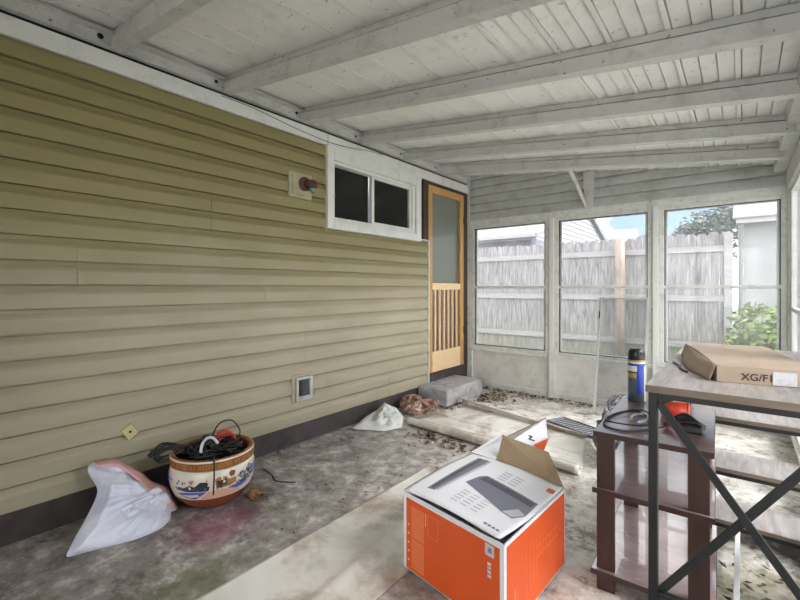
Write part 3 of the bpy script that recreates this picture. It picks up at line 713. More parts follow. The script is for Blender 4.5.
for i in range(3): mb.tube(curve([(.25 + i * .02, 1.20, .29), (.26 + i * .015, 1.235, .335 - i * .01), (.29, 1.275, .33 - i * .012), (.33, 1.29, .29)], 8), .0065, 'red_cord', 7)
tag(mb.build('red_cable'), 'red cord coiled among the black cables in the pot', 'cord')
# dry leaf by the pot
rows = [[(.44 + .10 * u + .01 * math.sin(9 * v), 1.28 + .08 * v, .008 + .016 * abs(u - .5) * 2 * math.sin(PI * v) + .008 * math.sin(6 * u + 3 * v)) for u in [k / 8 for k in range(9)]] for v in [k / 8 for k in range(9)]]
tag(MB().grid(rows, 'dead_leaf').build('dry_leaf', solid=.003), 'curled dry brown leaf on the floor right of the painted pot', 'leaf')
tag(MB().tube(curve([(.20, 1.55, .004), (.33, 1.53, .004), (.42, 1.50, .004), (.52, 1.56, .004)], 8), .003, 'black_plastic', 6).build('twig'), 'thin dark twig on the concrete right of the painted pot', 'twig')

# dirty white cloth and brown plastic bag
co = [(.10, 2.43, .006), (.06, 2.65, .05), (.07, 2.78, .08), (.085, 2.86, .125), (.17, 2.93, .08), (.30, 2.87, .04), (.40, 2.72, .006), (.35, 2.57, .006)]
mb, _ = crumple('c', co, (.21, 2.70, .06), False, .03, 'rag', (.6, -.3, .7), 9, .034, 16, 26, .2, creases=(([(.075, 2.86, .145), (.15, 2.75, .08), (.20, 2.60, .03)], .030, .014), ([(.075, 2.86, .145), (.22, 2.82, .07), (.34, 2.80, .03)], .026, .014), ([(.10, 2.43, .01), (.20, 2.62, .03), (.33, 2.68, .02)], .028, .016), ([(.12, 2.70, .08), (.24, 2.73, .05)], -.03, .018)))
tag(mb.build('crumpled_cloth'), 'crumpled dirty white cloth on the floor against the foundation', 'cloth')
bo = [(.109, 3.057, .05), (.08, 3.12, .11), (.09, 3.20, .135), (.13, 3.27, .115), (.19, 3.31, .072), (.25, 3.39, .075), (.29, 3.44, .06), (.30, 3.40, .02), (.33, 3.30, .006), (.34, 3.2, .006), (.30, 3.09, .006), (.2, 3.03, .01)]
mb, _ = crumple('b', bo, (.20, 3.18, .055), True, .055, 'brown_bag', (.7, -.2, .65), 14, .034, 24, 26, .2)
tag(mb.build('plastic_bag'), 'crumpled brown and white plastic bag beside the stone step', 'bag')

# leaf litter -------------------------------------------------------------
rr = random.Random(77); mb = MB()
def leaf(x, y, s):
    a = rr.uniform(0, 2 * PI); c_, s_ = math.cos(a), math.sin(a); z = .004 + rr.uniform(0, .006)
    P_ = [(-s, 0, .0), (-.3 * s, .45 * s, rr.uniform(0, .5) * s), (s, 0, rr.uniform(0, .6) * s), (-.3 * s, -.45 * s, rr.uniform(0, .5) * s), (.2 * s, 0, 0)]
    mb.add([(x + p[0] * c_ - p[1] * s_, y + p[0] * s_ + p[1] * c_, z + p[2]) for p in P_], [(0, 4, 1), (4, 2, 1), (0, 3, 4), (4, 3, 2)], 'litter')
for _ in range(330): leaf(rr.uniform(.03, 1.5) ** 1.0, D - .04 - abs(rr.gauss(0, .07)), rr.uniform(.008, .026))
for _ in range(220): leaf(.42 + abs(rr.gauss(0, .17)), 4.05 + rr.gauss(0, .16), rr.uniform(.008, .03))
for _ in range(150): leaf(rr.uniform(.30, .50), rr.uniform(3.40, 3.72), rr.uniform(.008, .024))
for _ in range(170):
    u = rr.random(); leaf(.62 + .42 * u + rr.gauss(0, .05), 2.68 - .06 * u + rr.gauss(0, .055), rr.uniform(.008, .028))
for _ in range(60): leaf(.05 + abs(rr.gauss(0, .10)), rr.uniform(1.5, 3.0), rr.uniform(.006, .016))
for _ in range(60): leaf(rr.uniform(.5, 1.0), rr.uniform(1.2, 2.6), rr.uniform(.005, .014))
for _ in range(90): leaf(2.62 + rr.gauss(0, .09), 1.95 + rr.gauss(0, .28), rr.uniform(.006, .022))
for _ in range(80): leaf(rr.uniform(1.6, 2.8), rr.uniform(2.6, 4.3), rr.uniform(.005, .014))
tag(mb.build('leaf_litter'), 'dead leaves and debris scattered over the concrete floor', 'leaves', None, 'stuff')

# ================================================================== ORANGE BOX
A, B2, C2 = Vector((1.50, 1.365, 0)), Vector((1.985, 1.28, 0)), Vector((2.012, 1.80, 0)); D2 = A + C2 - B2; HB = .322; BZ = .013
bx = thing('orange_box', (1.75, 1.58, 0), 'large orange and white appliance carton with open flaps', 'box'); O = (1.75, 1.58, 0)
up = Vector((0, 0, 1))
def wallp(p, q, th=.005):
    d = (q - p); nrm = Vector((-d.y, d.x, 0)).normalized() * th
    mb = MB(); mb.prism([p + up * BZ, q + up * BZ, q + up * HB, p + up * HB], nrm, 'box_white'); return mb
cy_ = (A + B2 + C2 + D2) / 4
mb = MB()
for p, q in ((A, B2), (B2, C2), (C2, D2), (D2, A)): mb.v, mb.f, mb.mi, mb.sm, mb.mats = (lambda w_: (mb.v + w_.v, mb.f + [tuple(i + len(mb.v) for i in f_) for f_ in w_.f], mb.mi + w_.mi, mb.sm + w_.sm, ['box_white']))(wallp(p, q))
mb.prism([A + up * BZ, B2 + up * BZ, C2 + up * BZ, D2 + up * BZ], (0, 0, .005), 'box_white')
mb.build('carton_body', bx, origin=O)
def decal(p, q, z0, z1, rects, name, lift=.0012):
    """flat print on the side p-q: rects of (u0, v0, u1, v1, material)"""
    d = q - p; nrm = Vector((d.y, -d.x, 0)).normalized(); mb = MB()
    for i, (u0, v0, u1, v1, m_) in enumerate(rects):
        l = lift if i == 0 else lift * 1.6 + (.0004 if m_ == 'ink_dark' else 0)
        P_ = [p + d * u + up * (z0 + (z1 - z0) * v) + nrm * l for u, v in ((u0, v0), (u1, v0), (u1, v1), (u0, v1))]
        mb.prism(P_, -nrm * (l - .0002), m_)
    return mb.build(name, bx, origin=O)
rects = [(.035, .02, .965, .94, 'box_orange')]
for i in range(5): rects.append((.055, .13 + i * .115, .07, .15 + i * .115, 'ink_yellow'))
rects += [(.10, .06, .245, .44, 'ink_pale_orange'), (.10, .46, .245, .86, 'ink_pale_orange'), (.262, .70, .266, .86, 'ink_yellow')]
for a_, b_, c_, d_ in ((.285, .60, .40, .606), (.285, .86, .40, .866), (.285, .60, .289, .866), (.396, .60, .40, .866)): rects.append((a_, b_, c_, d_, 'ink_pale_orange'))
for i in range(9): rects.append((.115, .50 + i * .036, .225 - .02 * (i % 3), .505 + i * .036, 'box_orange'))
for i in range(9): rects.append((.115, .09 + i * .036, .225 - .02 * (i % 2), .095 + i * .036, 'box_orange'))
rects += [(.845, .80, .92, .925, 'sticker'), (.868, .835, .90, .89, 'ink_grey')]
for i in range(4): rects.append((.865, .70 - i * .045, .895, .73 - i * .045, 'sticker'))
decal(A, B2, BZ, HB, rects, 'front_print')
rects = [(.03, .02, .985, .96, 'box_orange')]
for i in range(8): rects.append((.30 + i * .055, .15 + i * .05, .306 + i * .055, .80 - .02 * i, 'ink_pale_orange'))
rects += [(.13, .10, .15, .42, 'ink_pale_orange'), (.17, .10, .18, .34, 'ink_pale_orange'), (.45, .50, .85, .512, 'ink_pale_orange'), (.45, .62, .85, .63, 'ink_pale_orange')]
decal(B2, C2, BZ, HB, rects, 'side_print')
# top panel: bulged sheet hinged along the left side, loose at the right front
def top(u, v):
    """u from left to right, v from front to back"""
    p = A + (B2 - A) * u + (D2 - A) * v
    z = HB + .004 + .020 * (u ** 3) * (1 - v) + .018 * math.sin(PI * min(1, u * 1.05)) * (1 - .45 * v) - .030 * math.sin(PI * v) * u * .55 + .01 * math.sin(PI * v) * (1 - u)
    n_ = Vector((0, 0, z)); e = .012 * (1 - v) * u
    return p + n_ + Vector((-e * .3, -e, 0))
rows = [[top(i / 24 * .985, k / 24 * .995) for i in range(25)] for k in range(25)]
MB().grid(rows, 'box_white').build('top_flap', bx, solid=.004, origin=O)
def top_decal(mb, poly, mat, l=.0030):
    bm = bmesh.new(); bm.faces.new([bm.verts.new((u, v, 0)) for u, v in poly]); bmesh.ops.triangulate(bm, faces=bm.faces[:])
    for _ in range(4):
        lg = [e for e in bm.edges if e.calc_length() > .05]
        if lg: bmesh.ops.subdivide_edges(bm, edges=lg, cuts=1); bmesh.ops.triangulate(bm, faces=bm.faces[:])
    bm.verts.index_update(); mb.add([top(v.co.x, v.co.y) + up * l for v in bm.verts], [tuple(x_.index for x_ in f_.verts) for f_ in bm.faces], mat); bm.free()
mb = MB()
top_decal(mb, [(.16, .13), (.235, .14), (.27, .93), (.14, .92)], 'ink_grey')
top_decal(mb, [(.235, .15), (.262, .16), (.30, .92), (.27, .93)], 'ink_light')
top_decal(mb, [(.18, .16), (.205, .16), (.20, .90), (.17, .90)], 'ink_dark', .0034)
mb.build('printed_picture', bx, origin=O)
mb = MB()
top_decal(mb, [(.35, .43), (.38, .60), (.43, .66), (.94, .63), (.95, .40), (.90, .29), (.80, .30)], 'ink_grey')
top_decal(mb, [(.42, .635), (.93, .61), (.92, .54), (.41, .56)], 'ink_dark', .0034)
top_decal(mb, [(.80, .31), (.89, .30), (.945, .41), (.87, .44)], 'ink_light', .0034)
mb.build('printed_picture', bx, origin=O)
for q in range(2):
    mb = MB()
    for r_ in range(4): top_decal(mb, [(.50 + q * .11, .69 + r_ * .045), (.585 + q * .11, .69 + r_ * .045), (.585 + q * .11, .71 + r_ * .045), (.50 + q * .11, .71 + r_ * .045)], 'ink_light')
    mb.build('printed_text', bx, origin=O)
for q in range(3):
    mb = MB()
    for r_ in range(5): top_decal(mb, [(.42 + q * .10, .13 + r_ * .045), (.49 + q * .10, .13 + r_ * .045), (.49 + q * .10, .145 + r_ * .045), (.42 + q * .10, .145 + r_ * .045)], 'ink_light')
    mb.build('printed_text', bx, origin=O)
mb = MB()
for q in range(4): top_decal(mb, [(.80 + q * .035, .06), (.826 + q * .035, .06), (.826 + q * .035, .085), (.80 + q * .035, .085)], 'ink_grey')
mb.build('printed_text', bx, origin=O)
mb = MB(); top_decal(mb, [(.90, .84), (.965, .84), (.965, .90), (.90, .90)], 'box_orange'); mb.build('printed_mark', bx, origin=O)
def flap(pts, mi, mo, name, th=.005):
    """board with its own inner and outer face"""
    P_ = [Vector(p) for p in pts]; nrm = (P_[1] - P_[0]).cross(P_[-1] - P_[0]).normalized(); n_ = len(P_)
    mb = MB(); mb.add(P_, [tuple(range(n_))], mi); Q = [p + nrm * th for p in P_]; mb.add(Q, [tuple(range(n_))[::-1]], mo)
    for i in range(n_): mb.add([P_[i], P_[(i + 1) % n_], Q[(i + 1) % n_], Q[i]], [(0, 1, 2, 3)], 'kraft')
    return mb.build(name, bx, origin=O)
flap([(2.010, 1.797, .325), (1.668, 1.868, .325), (1.655, 1.965, .424), (1.896, 1.935, .407)], 'kraft', 'box_white', 'raised_flap', .005)
flap([(1.60, 1.93, .326), (1.60, 2.145, .360), (1.806, 2.15, .497), (1.823, 2.14, .395), (1.80, 2.0, .33)], 'kraft', 'box_white', 'back_flap', .005)
mb = MB(); 
for p_, q_ in (((1.735, 2.09, .405), (1.762, 2.092, .402)), ((1.762, 2.092, .402), (1.745, 2.088, .388)), ((1.745, 2.088, .388), (1.775, 2.09, .384))): mb.bar(Vector(p_) + Vector((0, -.012, .006)), Vector(q_) + Vector((0, -.012, .006)), .005, .003, 'ink_black', (0, 1, 0))
mb.build('flap_mark', bx, origin=O)
MB().prism([(1.825, 2.137, .398), (1.765, 2.08, .366), (1.825, 2.06, .352)], (.003, -.004, .003), 'box_orange').build('flap_print', bx, origin=O)
flap([tuple(D2 + up * .331 + (A - D2) * .02), (1.665, 1.865, .331), (1.625, 2.08, .362), (1.545, 2.20, .345)], 'box_white', 'box_white', 'side_flap', .004)

# ================================================================== LEANING SCREEN
ls = thing('leaning_screen', (1.71, 4.3, 0), 'aluminium insect screen leaning against the middle porch window', 'screen'); O = (1.71, 4.3, 0)
def sp(u, v): return Vector((1.51 + .405 * u, 4.225 + .225 * v, .006 + 1.052 * v))
f = MB()
for (u0, v0, u1, v1) in ((0, 0, 0, 1), (1, 0, 1, 1), (0, 1, 1, 1), (0, 0, 1, 0)): f.bar(sp(u0, v0), sp(u1, v1), .022, .010, 'alu', (0, -1, .2))
f.build('screen_frame', ls, .001, origin=O)
MB().add([sp(.02, .01), sp(.98, .01), sp(.98, .99), sp(.02, .99)], [(0, 1, 2, 3)], 'mesh').build('screen_mesh', ls, solid=.001, origin=O)
MB().bar(sp(.0, .82) + Vector((0, -.008, 0)), sp(.0, .88) + Vector((0, -.008, 0)), .010, .008, 'black_metal', (0, -1, .2)).build('latch', ls, origin=O)

# ================================================================== END TABLE
et = thing('end_table', (2.315, 2.06, 0), 'dark cherry wood end table with two shelves, under the desk end', 'table', rz=math.radians(2.0)); 
X0, X1, Y0, Y1 = -.185, .185, -.305, .305
def board(z0, z1, g0, gy, name):
    mb = MB(); mb.box(X0 - g0, Y0 - gy, z0, X1 + g0, Y1 + gy, z1 - .0012, 'cherry'); mb.box(X0 - g0 + .002, Y0 - gy + .002, z1 - .0012, X1 + g0 - .002, Y1 + gy - .002, z1, 'shelf_top'); mb.build(name, et, .002)
board(.587, .607, .004, .004, 'table_top'); board(.372, .392, .006, .014, 'shelf'); board(.062, .082, .010, .020, 'shelf')
for xa in (X0 + .008, X1 - .070):
    for ya in (Y0 - .002, Y1 - .022):
        MB().box(xa, ya, 0, xa + .062, ya + .022, .587, 'cherry').build('leg', et, .002)

# spray can
TZ = .607
sc_ = thing('spray_can', (2.188, 2.318, TZ), 'blue and grey aerosol can with black cap on the end table', 'can')
MB().lathe([(.0, 0), (.034, 0), (.038, .004), (.038, .196), (.036, .205)], 'can_grey', 32, mats=['alu', 'alu', 'can_grey', 'can_white']).build('can_body', sc_)
def wrap(a0, a1, z0, z1, mat, r=.0386, n=10):
    rows = [[(r * math.cos(math.radians(a0 + (a1 - a0) * k / n)), r * math.sin(math.radians(a0 + (a1 - a0) * k / n)), z) for k in range(n + 1)] for z in (z0, z1)]
    return MB().grid(rows, mat)
va = -80                                                   # bearing of the viewer
o = wrap(va - 100, va + 100, .150, .196, 'can_white', .0384, 24).build('label_band', sc_); 
o = wrap(va - 100, va + 100, .178, .190, 'can_blue', .0387, 24).build('label_stripe', sc_)
o = wrap(va - 100, va + 20, .146, .152, 'black_plastic', .0388, 16).build('label_stripe', sc_)
o = wrap(va + 2, va + 52, .045, .182, 'can_blue', .0389, 14).build('label_panel', sc_)
o = wrap(va + 54, va + 100, .01, .182, 'can_white', .0387, 12).build('label_panel', sc_)
o = wrap(va - 80, va - 2, .120, .144, 'gold', .0386, 14).build('label_band', sc_)
MB().lathe([(.036, .204), (.037, .206), (.037, .235), (.034, .252), (.026, .260), (.0, .260)], 'cap', 32).build('spray_cap', sc_)
MB().lathe([(.0365, .196), (.0385, .198), (.0385, .204), (.0365, .207)], 'gold', 32).build('collar', sc_)

# cables on the end table
z = TZ + .004
lp = [(2.36, 1.93, z + .012), (2.315, 1.90, z), (2.24, 1.80, z), (2.165, 1.82, z), (2.145, 1.90, z), (2.17, 2.06, z), (2.21, 2.13, z), (2.27, 2.06, z + .004), (2.30, 1.98, z + .009), (2.30, 1.90, z + .009), (2.22, 1.86, z + .009), (2.15, 1.88, z + .009), (2.17, 2.02, z + .009), (2.235, 2.12, z + .009), (2.29, 2.06, z + .014)]
tag(MB().tube(curve(lp, 9), .0032, 'black_plastic', 7).build('looped_cable'), 'thin black cord looped on the end table', 'cord')
lp = [(2.225, 1.98, z), (2.22, 2.04, z), (2.245, 2.09, z), (2.275, 2.06, z + .006), (2.28, 1.98, z + .006), (2.255, 1.94, z + .003)]
tag(MB().tube(curve(lp, 8), .0055, 'white_cord', 7).build('pale_cable'), 'short pale cord inside the black loop on the end table', 'cord')
cp = thing('orange_cup', (2.362, 2.145, TZ), 'orange red plastic cup lying on the end table', 'cup'); 
mb = MB(); pts = [(-.048, 0, .036), (.048, 0, .036)]
mb.tube([(-.048, 0, .034), (.046, 0, .034)], [.030, .034], 'orange_red', 28); mb.build('cup_body', cp)
mb = MB(); mb.tube([(.046, 0, .034), (.052, 0, .034)], [.0345, .0345], 'orange_red', 28); mb.build('cup_rim', cp)
ad = thing('power_adapter', (2.42, 1.975, TZ), 'black power adapter with bundled lead beside the orange cup', 'adapter')
mb = MB(); mb.box(-.022, -.040, .0, .052, .028, .030, 'black_plastic'); mb.build('adapter_body', ad, .008)
mb = MB(); rr = random.Random(5)
for i in range(7): mb.tube(curve([(-.075 + .012 * rr.random(), -.045 + i * .008, .012 + .01 * rr.random()), (-.05, -.02 + i * .006, .030 + .006 * rr.random()), (-.01, -.02 + i * .007, .036 + .004 * i * rr.random()), (.03, -.01 + i * .004, .036), (.055, 0 + i * .006, .016)], 6), .0055, 'black_plastic', 6)
mb.build('bundled_lead', ad)

# dark plastic sheet at the table's far corner
so = [(1.895, 3.435, .38), (1.995, 3.248, .412), (2.08, 3.057, .42), (2.129, 2.926, .407), (2.112, 2.867, .34), (2.048, 2.866, .236), (1.95, 2.95, .06), (1.85, 3.12, .01), (1.743, 3.302, .01), (1.72, 3.42, .03), (1.75, 3.49, .16), (1.78, 3.554, .277), (1.806, 3.563, .326)]
mb, _ = crumple('s', so, (1.93, 3.18, .24), True, .03, 'dark_sheet', (-.6, -.6, .5), 31, .045, 9, 22, .3)
tag(mb.build('plastic_sheet'), 'crumpled shiny black plastic sheet heaped on the floor behind the end table', 'sheet')

# ================================================================== DESK
DX0, DX1, DY0, DY1, DH = 2.352, 2.835, 1.50, 2.725, .86
dk_ = thing('desk', ((DX0 + DX1) / 2, (DY0 + DY1) / 2, 0), 'grey topped black metal desk with crossed end braces and low shelves', 'desk'); O = ((DX0 + DX1) / 2, (DY0 + DY1) / 2, 0)
mb = MB(); mb.box(DX0, DY0, DH - .022, DX1, DY1, DH - .001, 'board_edge'); mb.box(DX0 + .001, DY0 + .001, DH - .001, DX1 - .001, DY1 - .001, DH, 'oak'); mb.build('desk_top', dk_, .002, origin=O)
LX = (DX0 + .006, DX1 - .031); LW = .025; HT = DH - .022
for xa in LX:
    for ya in (DY0 + .012, DY1 - .035): MB().box(xa, ya, 0, xa + LW, ya + LW, HT, 'black_metal').build('leg', dk_, .002, origin=O)
yb = DY0 + .0245
MB().bar((LX[0] + .028, yb - .006, .805), (LX[1] - .003, yb - .006, .215), .022, .008, 'black_metal', (0, 1, 0)).build('cross_brace', dk_, .001, origin=O)
MB().bar((LX[0] + .028, yb + .006, .215), (LX[1] - .003, yb + .006, .805), .022, .008, 'black_metal', (0, 1, 0)).build('cross_brace', dk_, .001, origin=O)
MB().box(LX[0] + LW, DY0 + .014, .195, LX[1], DY0 + .036, .22, 'black_metal').build('end_rail', dk_, .002, origin=O)
MB().box(LX[0] + LW, DY0 + .014, .06, LX[1], DY0 + .036, .082, 'black_metal').build('end_rail', dk_, .002, origin=O)
MB().prism([(LX[0] + .025, DY0 + .02, HT), (LX[0] + .075, DY0 + .02, HT), (LX[0] + .065, DY0 + .02, HT - .022), (LX[0] + .025, DY0 + .02, HT - .045)], (0, .006, 0), 'black_metal').build('gusset', dk_, origin=O)
mb = MB(); mb.box(DX0 + .03, DY0 + .016, HT - .02, DX1 - .03, DY0 + .034, HT, 'black_metal'); mb.build('top_rail', dk_, origin=O)
for zz in (.565, .330, .090):
    mb = MB(); mb.box(DX0 + .03, 2.45, zz - .018, DX1 - .005, 2.715, zz - .001, 'board_edge'); mb.box(DX0 + .031, 2.451, zz - .001, DX1 - .006, 2.714, zz, 'oak'); mb.build('shelf', dk_, .0015, origin=O)
    MB().box(DX0 + .03, 2.448, zz - .034, DX1 - .005, 2.462, zz - .019, 'black_metal').build('shelf_rail', dk_, origin=O)
MB().box(DX1 - .031, 2.44, 0, DX1 - .006, 2.465, HT, 'black_metal').build('leg', dk_, .002, origin=O)
MB().box(2.562, DY0 + .036, .060, 2.580, 2.45, .078, 'alu').build('stretcher', dk_, .001, origin=O)

# carton on the desk
ck = thing('flat_carton', (2.523, 1.69, DH), 'flat brown parcel carton marked in black letters on the desk', 'carton', rz=math.radians(13.0))
cl, cw, ch = .60, .272, .052
mb = MB()
rows = [[(cw * u, cl * v, ch + .006 * math.sin(PI * v) * (1 - u) + .012 * math.sin(7 * v + 2 * u) * v * u * .5) for u in [k / 12 for k in range(13)]] for v in [k / 16 for k in range(17)]]
mb.grid(rows, 'carton'); n_ = 13
mb.add([(0, 0, .001), (cw, 0, .001), (cw, cl, .001), (0, cl, .001)], [(0, 3, 2, 1)], 'carton')
front = rows[0]; mb.add([(p[0], 0, .001) for p in front] + front, [(k, k + 1, 13 + k + 1, 13 + k) for k in range(12)], 'carton')
bk = rows[-1]; mb.add([(p[0], cl, .001) for p in bk] + bk, [(k, k + 1, 13 + k + 1, 13 + k) for k in range(12)], 'carton')
lf = [r[0] for r in rows]; rt = [r[-1] for r in rows]
for e in (lf, rt): mb.add([(p[0], p[1], .001) for p in e] + e, [(k, k + 1, 17 + k + 1, 17 + k) for k in range(16)], 'carton')
mb.build('carton_body', ck)
rows = [[(-.001 - .030 * math.sin(PI * min(1, v * 1.1)) * s_ - .018 * s_, .006 + cl * v * .95, ch * (1 - s_) + .002) for s_ in (0, .35, .7, 1)] for v in [k / 14 for k in range(15)]]
MB().grid(rows, 'carton').build('side_flap', ck, solid=.003)
def text_mesh(s, size, mat, name, parent, loc, rot, bold=0.0):
    cu = bpy.data.curves.new(name, 'FONT'); cu.body = s; cu.size = size; cu.extrude = .0002; cu.offset = bold
    tmp = bpy.data.objects.new(name, cu); C.objects.link(tmp); bpy.context.view_layer.update()
    me = bpy.data.meshes.new_from_object(tmp.evaluated_get(bpy.context.evaluated_depsgraph_get()))
    C.objects.unlink(tmp); bpy.data.objects.remove(tmp)
    me.materials.clear(); me.materials.append(M[mat])
    o = bpy.data.objects.new(name, me); C.objects.link(o); o.parent = parent; o.location = loc; o.rotation_euler = rot; return o
text_mesh('XG/F1', .030, 'ink_black', 'stamped_letters', ck, (.062, -.0008, .012), (PI / 2, 0, 0), .0006)
MB().box(.1395, -.0022, .003, .196, -.0006, .043, 'sticker').build('white_sticker', ck)
tag(MB().tube(curve([(2.372, 2.0, DH + .004), (2.40, 1.93, DH + .004), (2.41, 1.86, DH + .004), (2.435, 1.80, DH + .004)], 6), .004, 'black_plastic', 6).build('cable_end'), 'short dark cord end lying on the desk beside the carton', 'cord')

# ================================================================== OUTSIDE
fn = thing('wooden_fence', (-1.5, 8.0, -.05), 'weathered grey dog-eared picket fence beyond the porch windows', 'fence'); O = (-1.5, 8.0, -.05)
rr = random.Random(3); mb = MB(); xx = -5.6
while xx < 2.36:
    w_ = .1395; h = 2.0 + rr.uniform(-.012, .018); yo = 8.0 + rr.uniform(0, .006); c_ = .032
    if .93 < xx < .99: xx += .05
    mb.prism([(xx, yo, -.05), (xx + w_, yo, -.05), (xx + w_, yo, h - c_ * 1.3), (xx + w_ - c_, yo, h), (xx + c_, yo, h), (xx, yo, h - c_ * 1.3)], (0, .018, 0), 'fence'); xx += w_ + .002
mb.build('pickets', fn, origin=O)
for zz in (1.755, 1.0, .27): MB().box(-5.6, 7.955, zz - .045, 2.42, 8.0, zz + .045, 'rail').build('rail', fn, .004, origin=O)
MB().box(2.38, 7.93, -.05, 2.48, 8.03, 1.98, 'rail').build('end_post', fn, .006, origin=O)
mb = MB(); mb.tube([(.99, 7.86, -.05), (.985, 7.86, .7), (.995, 7.86, 1.4), (.985, 7.86, 1.985)], [.078, .075, .078, .072], 'pole', 16)
tag(mb.build('wooden_pole'), 'peeling pinkish wooden pole in front of the picket fence', 'pole')

gr = thing('garage', (-3, 10, -.06), 'pale low garage roof behind the left end of the fence', 'garage'); O = (-3, 10, -.06)
MB().box(-7, 9.45, -.06, -1.05, 11, 2.28, 'shade_wall').build('wall', gr, origin=O)
MB().box(-7, 9.10, 2.295, -.97, 9.22, 2.385, 'white_wall').build('gutter', gr, .01, origin=O)
MB().prism([(-7.2, 9.2, 2.37), (-7.2, 11.4, 2.95), (-7.2, 11.4, 2.85), (-7.2, 9.2, 2.28)], (6.22, 0, 0), 'roof_grey').build('roof', gr, origin=O)
MB().box(-1.05, 9.14, -.06, -.955, 9.24, 2.39, 'dark_gutter').build('downspout', gr, .008, origin=O)

gh = thing('gable_house', (-3, 16, -.06), 'white lap sided gable house behind the garage', 'house'); O = (-3, 16, -.06)
mb = MB(); zb = 0.0
rake = lambda y: min(6.2, 3.10 + .37 * (19.7 - y))
zb = -.06
while zb < 6.1:
    ye = min(20.3, 19.7 - (zb - 3.10) / .37) if zb > 2.9 else 20.3
    mb.add([(-2.0, 11.8, zb), (-2.0, ye, zb), (-2.03, ye, zb + .16), (-2.03, 11.8, zb + .16), (-2.03, 11.8, zb), (-2.03, ye, zb)], [(0, 1, 2, 3), (0, 4, 5, 1)], 'white_wall'); zb += .16
mb.box(-6, 11.8, -.06, -2.04, 20.3, 2.9, 'white_wall')
mb.build('wall', gh, origin=O)
MB().bar((-1.93, 11.5, 3.10 + .37 * 8.2), (-1.93, 20.8, 3.10 - .37 * 1.1), .12, .20, 'dark_gutter', (0, 0, 1)).build('rake_board', gh, origin=O)
MB().prism([(-6, 11.5, 6.2), (-6, 20.8, 2.76), (-6, 20.8, 2.68), (-6, 11.5, 6.1)], (4.1, 0, 0), 'roof_grey').build('roof', gh, origin=O)

dh_ = thing('distant_house', (-3.1, 27, -.06), 'small distant white house beside the gable end', 'house'); O = (-3.1, 27, -.06)
MB().box(-4.4, 26, -.06, -2.3, 29, 3.7, 'white_wall').build('wall', dh_, origin=O)
MB().prism([(-4.7, 25.7, 3.6), (-4.7, 27.5, 4.6), (-4.7, 29.3, 3.6)], (2.6, 0, 0), 'roof_grey').build('roof', dh_, origin=O)

wh = thing('white_house', (5, 12, -.06), 'white painted neighbour house at the right end of the fence', 'house'); O = (5, 12, -.06)
MB().box(2.62, 10.75, -.06, 8, 15, 2.5, 'white_wall').build('wall', wh, origin=O)
MB().box(2.50, 10.42, 2.40, 8.2, 10.56, 2.52, 'white_wall').build('fascia', wh, .01, origin=O)
MB().prism([(2.45, 10.40, 2.52), (2.45, 13.0, 3.55), (2.45, 13.0, 3.45), (2.45, 10.40, 2.49)], (5.8, 0, 0), 'roof_dark').build('roof', wh, origin=O)
MB().tube([(2.57, 10.70, -.05), (2.57, 10.70, 2.3), (2.57, 10.5, 2.44)], .04, 'white_wall', 10).build('downspout', wh, origin=O)

def foliage(cs, n, size, mat, seed):
    rr = random.Random(seed); mb = MB()
    for _ in range(n):
        c_, r_ = rr.choice(cs); d = Vector((rr.gauss(0, 1), rr.gauss(0, 1), rr.gauss(0, 1))).normalized() * (rr.random() ** .4)
        p = Vector((c_[0] + d.x * r_[0], c_[1] + d.y * r_[1], c_[2] + d.z * r_[2]))
        if p.z < 0: continue
        u = Vector((rr.gauss(0, 1), rr.gauss(0, 1), rr.gauss(0, .6))).normalized(); w_ = u.cross(Vector((rr.gauss(0, 1), rr.gauss(0, 1), rr.gauss(0, 1)))).normalized(); s_ = size * rr.uniform(.6, 1.3)
        mb.add([p - u * s_, p + w_ * s_ * .45, p + u * s_, p - w_ * s_ * .45], [(0, 1, 2, 3)], mat)
    return mb
bs = thing('green_bush', (2.95, 6.9, -.06), 'leafy light green bush below the white house', 'bush'); O = (2.95, 6.9, -.06)
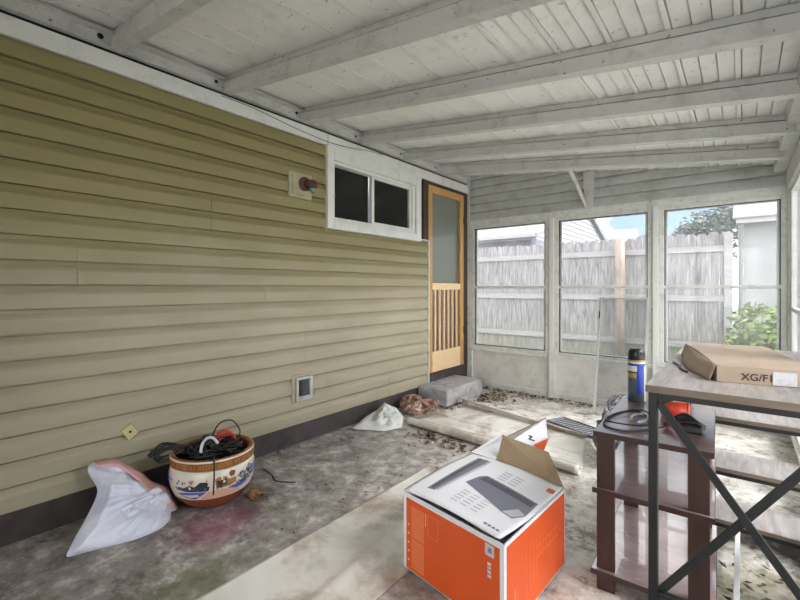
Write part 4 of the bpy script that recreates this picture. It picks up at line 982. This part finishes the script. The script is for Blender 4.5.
foliage([((2.75, 6.9, .5), (.34, .4, .5)), ((3.15, 7.0, .45), (.45, .45, .5)), ((2.62, 6.7, .3), (.25, .3, .35)), ((3.5, 7.0, .5), (.4, .4, .5))], 2600, .055, 'leaf', 2).build('foliage', bs, origin=O)
mb = MB()
for i in range(6): mb.tube([(2.7 + .12 * i, 6.9, -.06), (2.68 + .14 * i, 6.88, .4), (2.62 + .16 * i, 6.9, .8)], [.014, .010, .005], 'trunk', 6)
mb.build('stems', bs, origin=O)
tr_ = thing('garden_tree', (1.9, 16, -.06), 'grey green tree rising behind the fence in the right window', 'tree'); O = (1.9, 16, -.06)
foliage([((1.75, 16, 3.05), (.75, .7, .5)), ((2.3, 16.2, 3.2), (.6, .6, .6)), ((1.3, 16, 2.8), (.45, .5, .35)), ((2.0, 16, 2.4), (.8, .7, .5))], 2600, .085, 'tree', 6).build('foliage', tr_, origin=O)
MB().tube([(1.9, 16, -.06), (1.92, 16, 1.2), (1.88, 16, 2.5)], [.12, .10, .06], 'trunk', 10).build('trunk', tr_, origin=O)
tr_ = thing('distant_tree', (-.9, 24, -.06), 'small distant tree above the fence right of the pole', 'tree'); O = (-.9, 24, -.06)
foliage([((-.9, 24, 3.4), (.8, .6, .5)), ((-.3, 24, 3.1), (.6, .5, .45))], 700, .10, 'tree', 16).build('foliage', tr_, origin=O)
MB().tube([(-.9, 24, -.06), (-.9, 24, 3.2)], [.12, .06], 'trunk', 8).build('trunk', tr_, origin=O)

# finer pieces hang under the part they sit on
def under(root, kids, part):
    ps = [c for c in root.children if c.name.split('.')[0] == part]
    for c in list(root.children):
        if c.name.split('.')[0] in kids and ps: c.parent = ps[0]
under(bx, ('front_print', 'side_print'), 'carton_body'); under(bx, ('printed_picture', 'printed_text', 'printed_mark'), 'top_flap'); under(bx, ('flap_print', 'flap_mark'), 'back_flap')
under(pot, ('rim_ribs',), 'pot_rim'); under(pot, ('painted_scene',), 'pot_body'); under(ck, ('stamped_letters', 'white_sticker'), 'carton_body')
under(sc_, ('label_band', 'label_stripe', 'label_panel'), 'can_body')
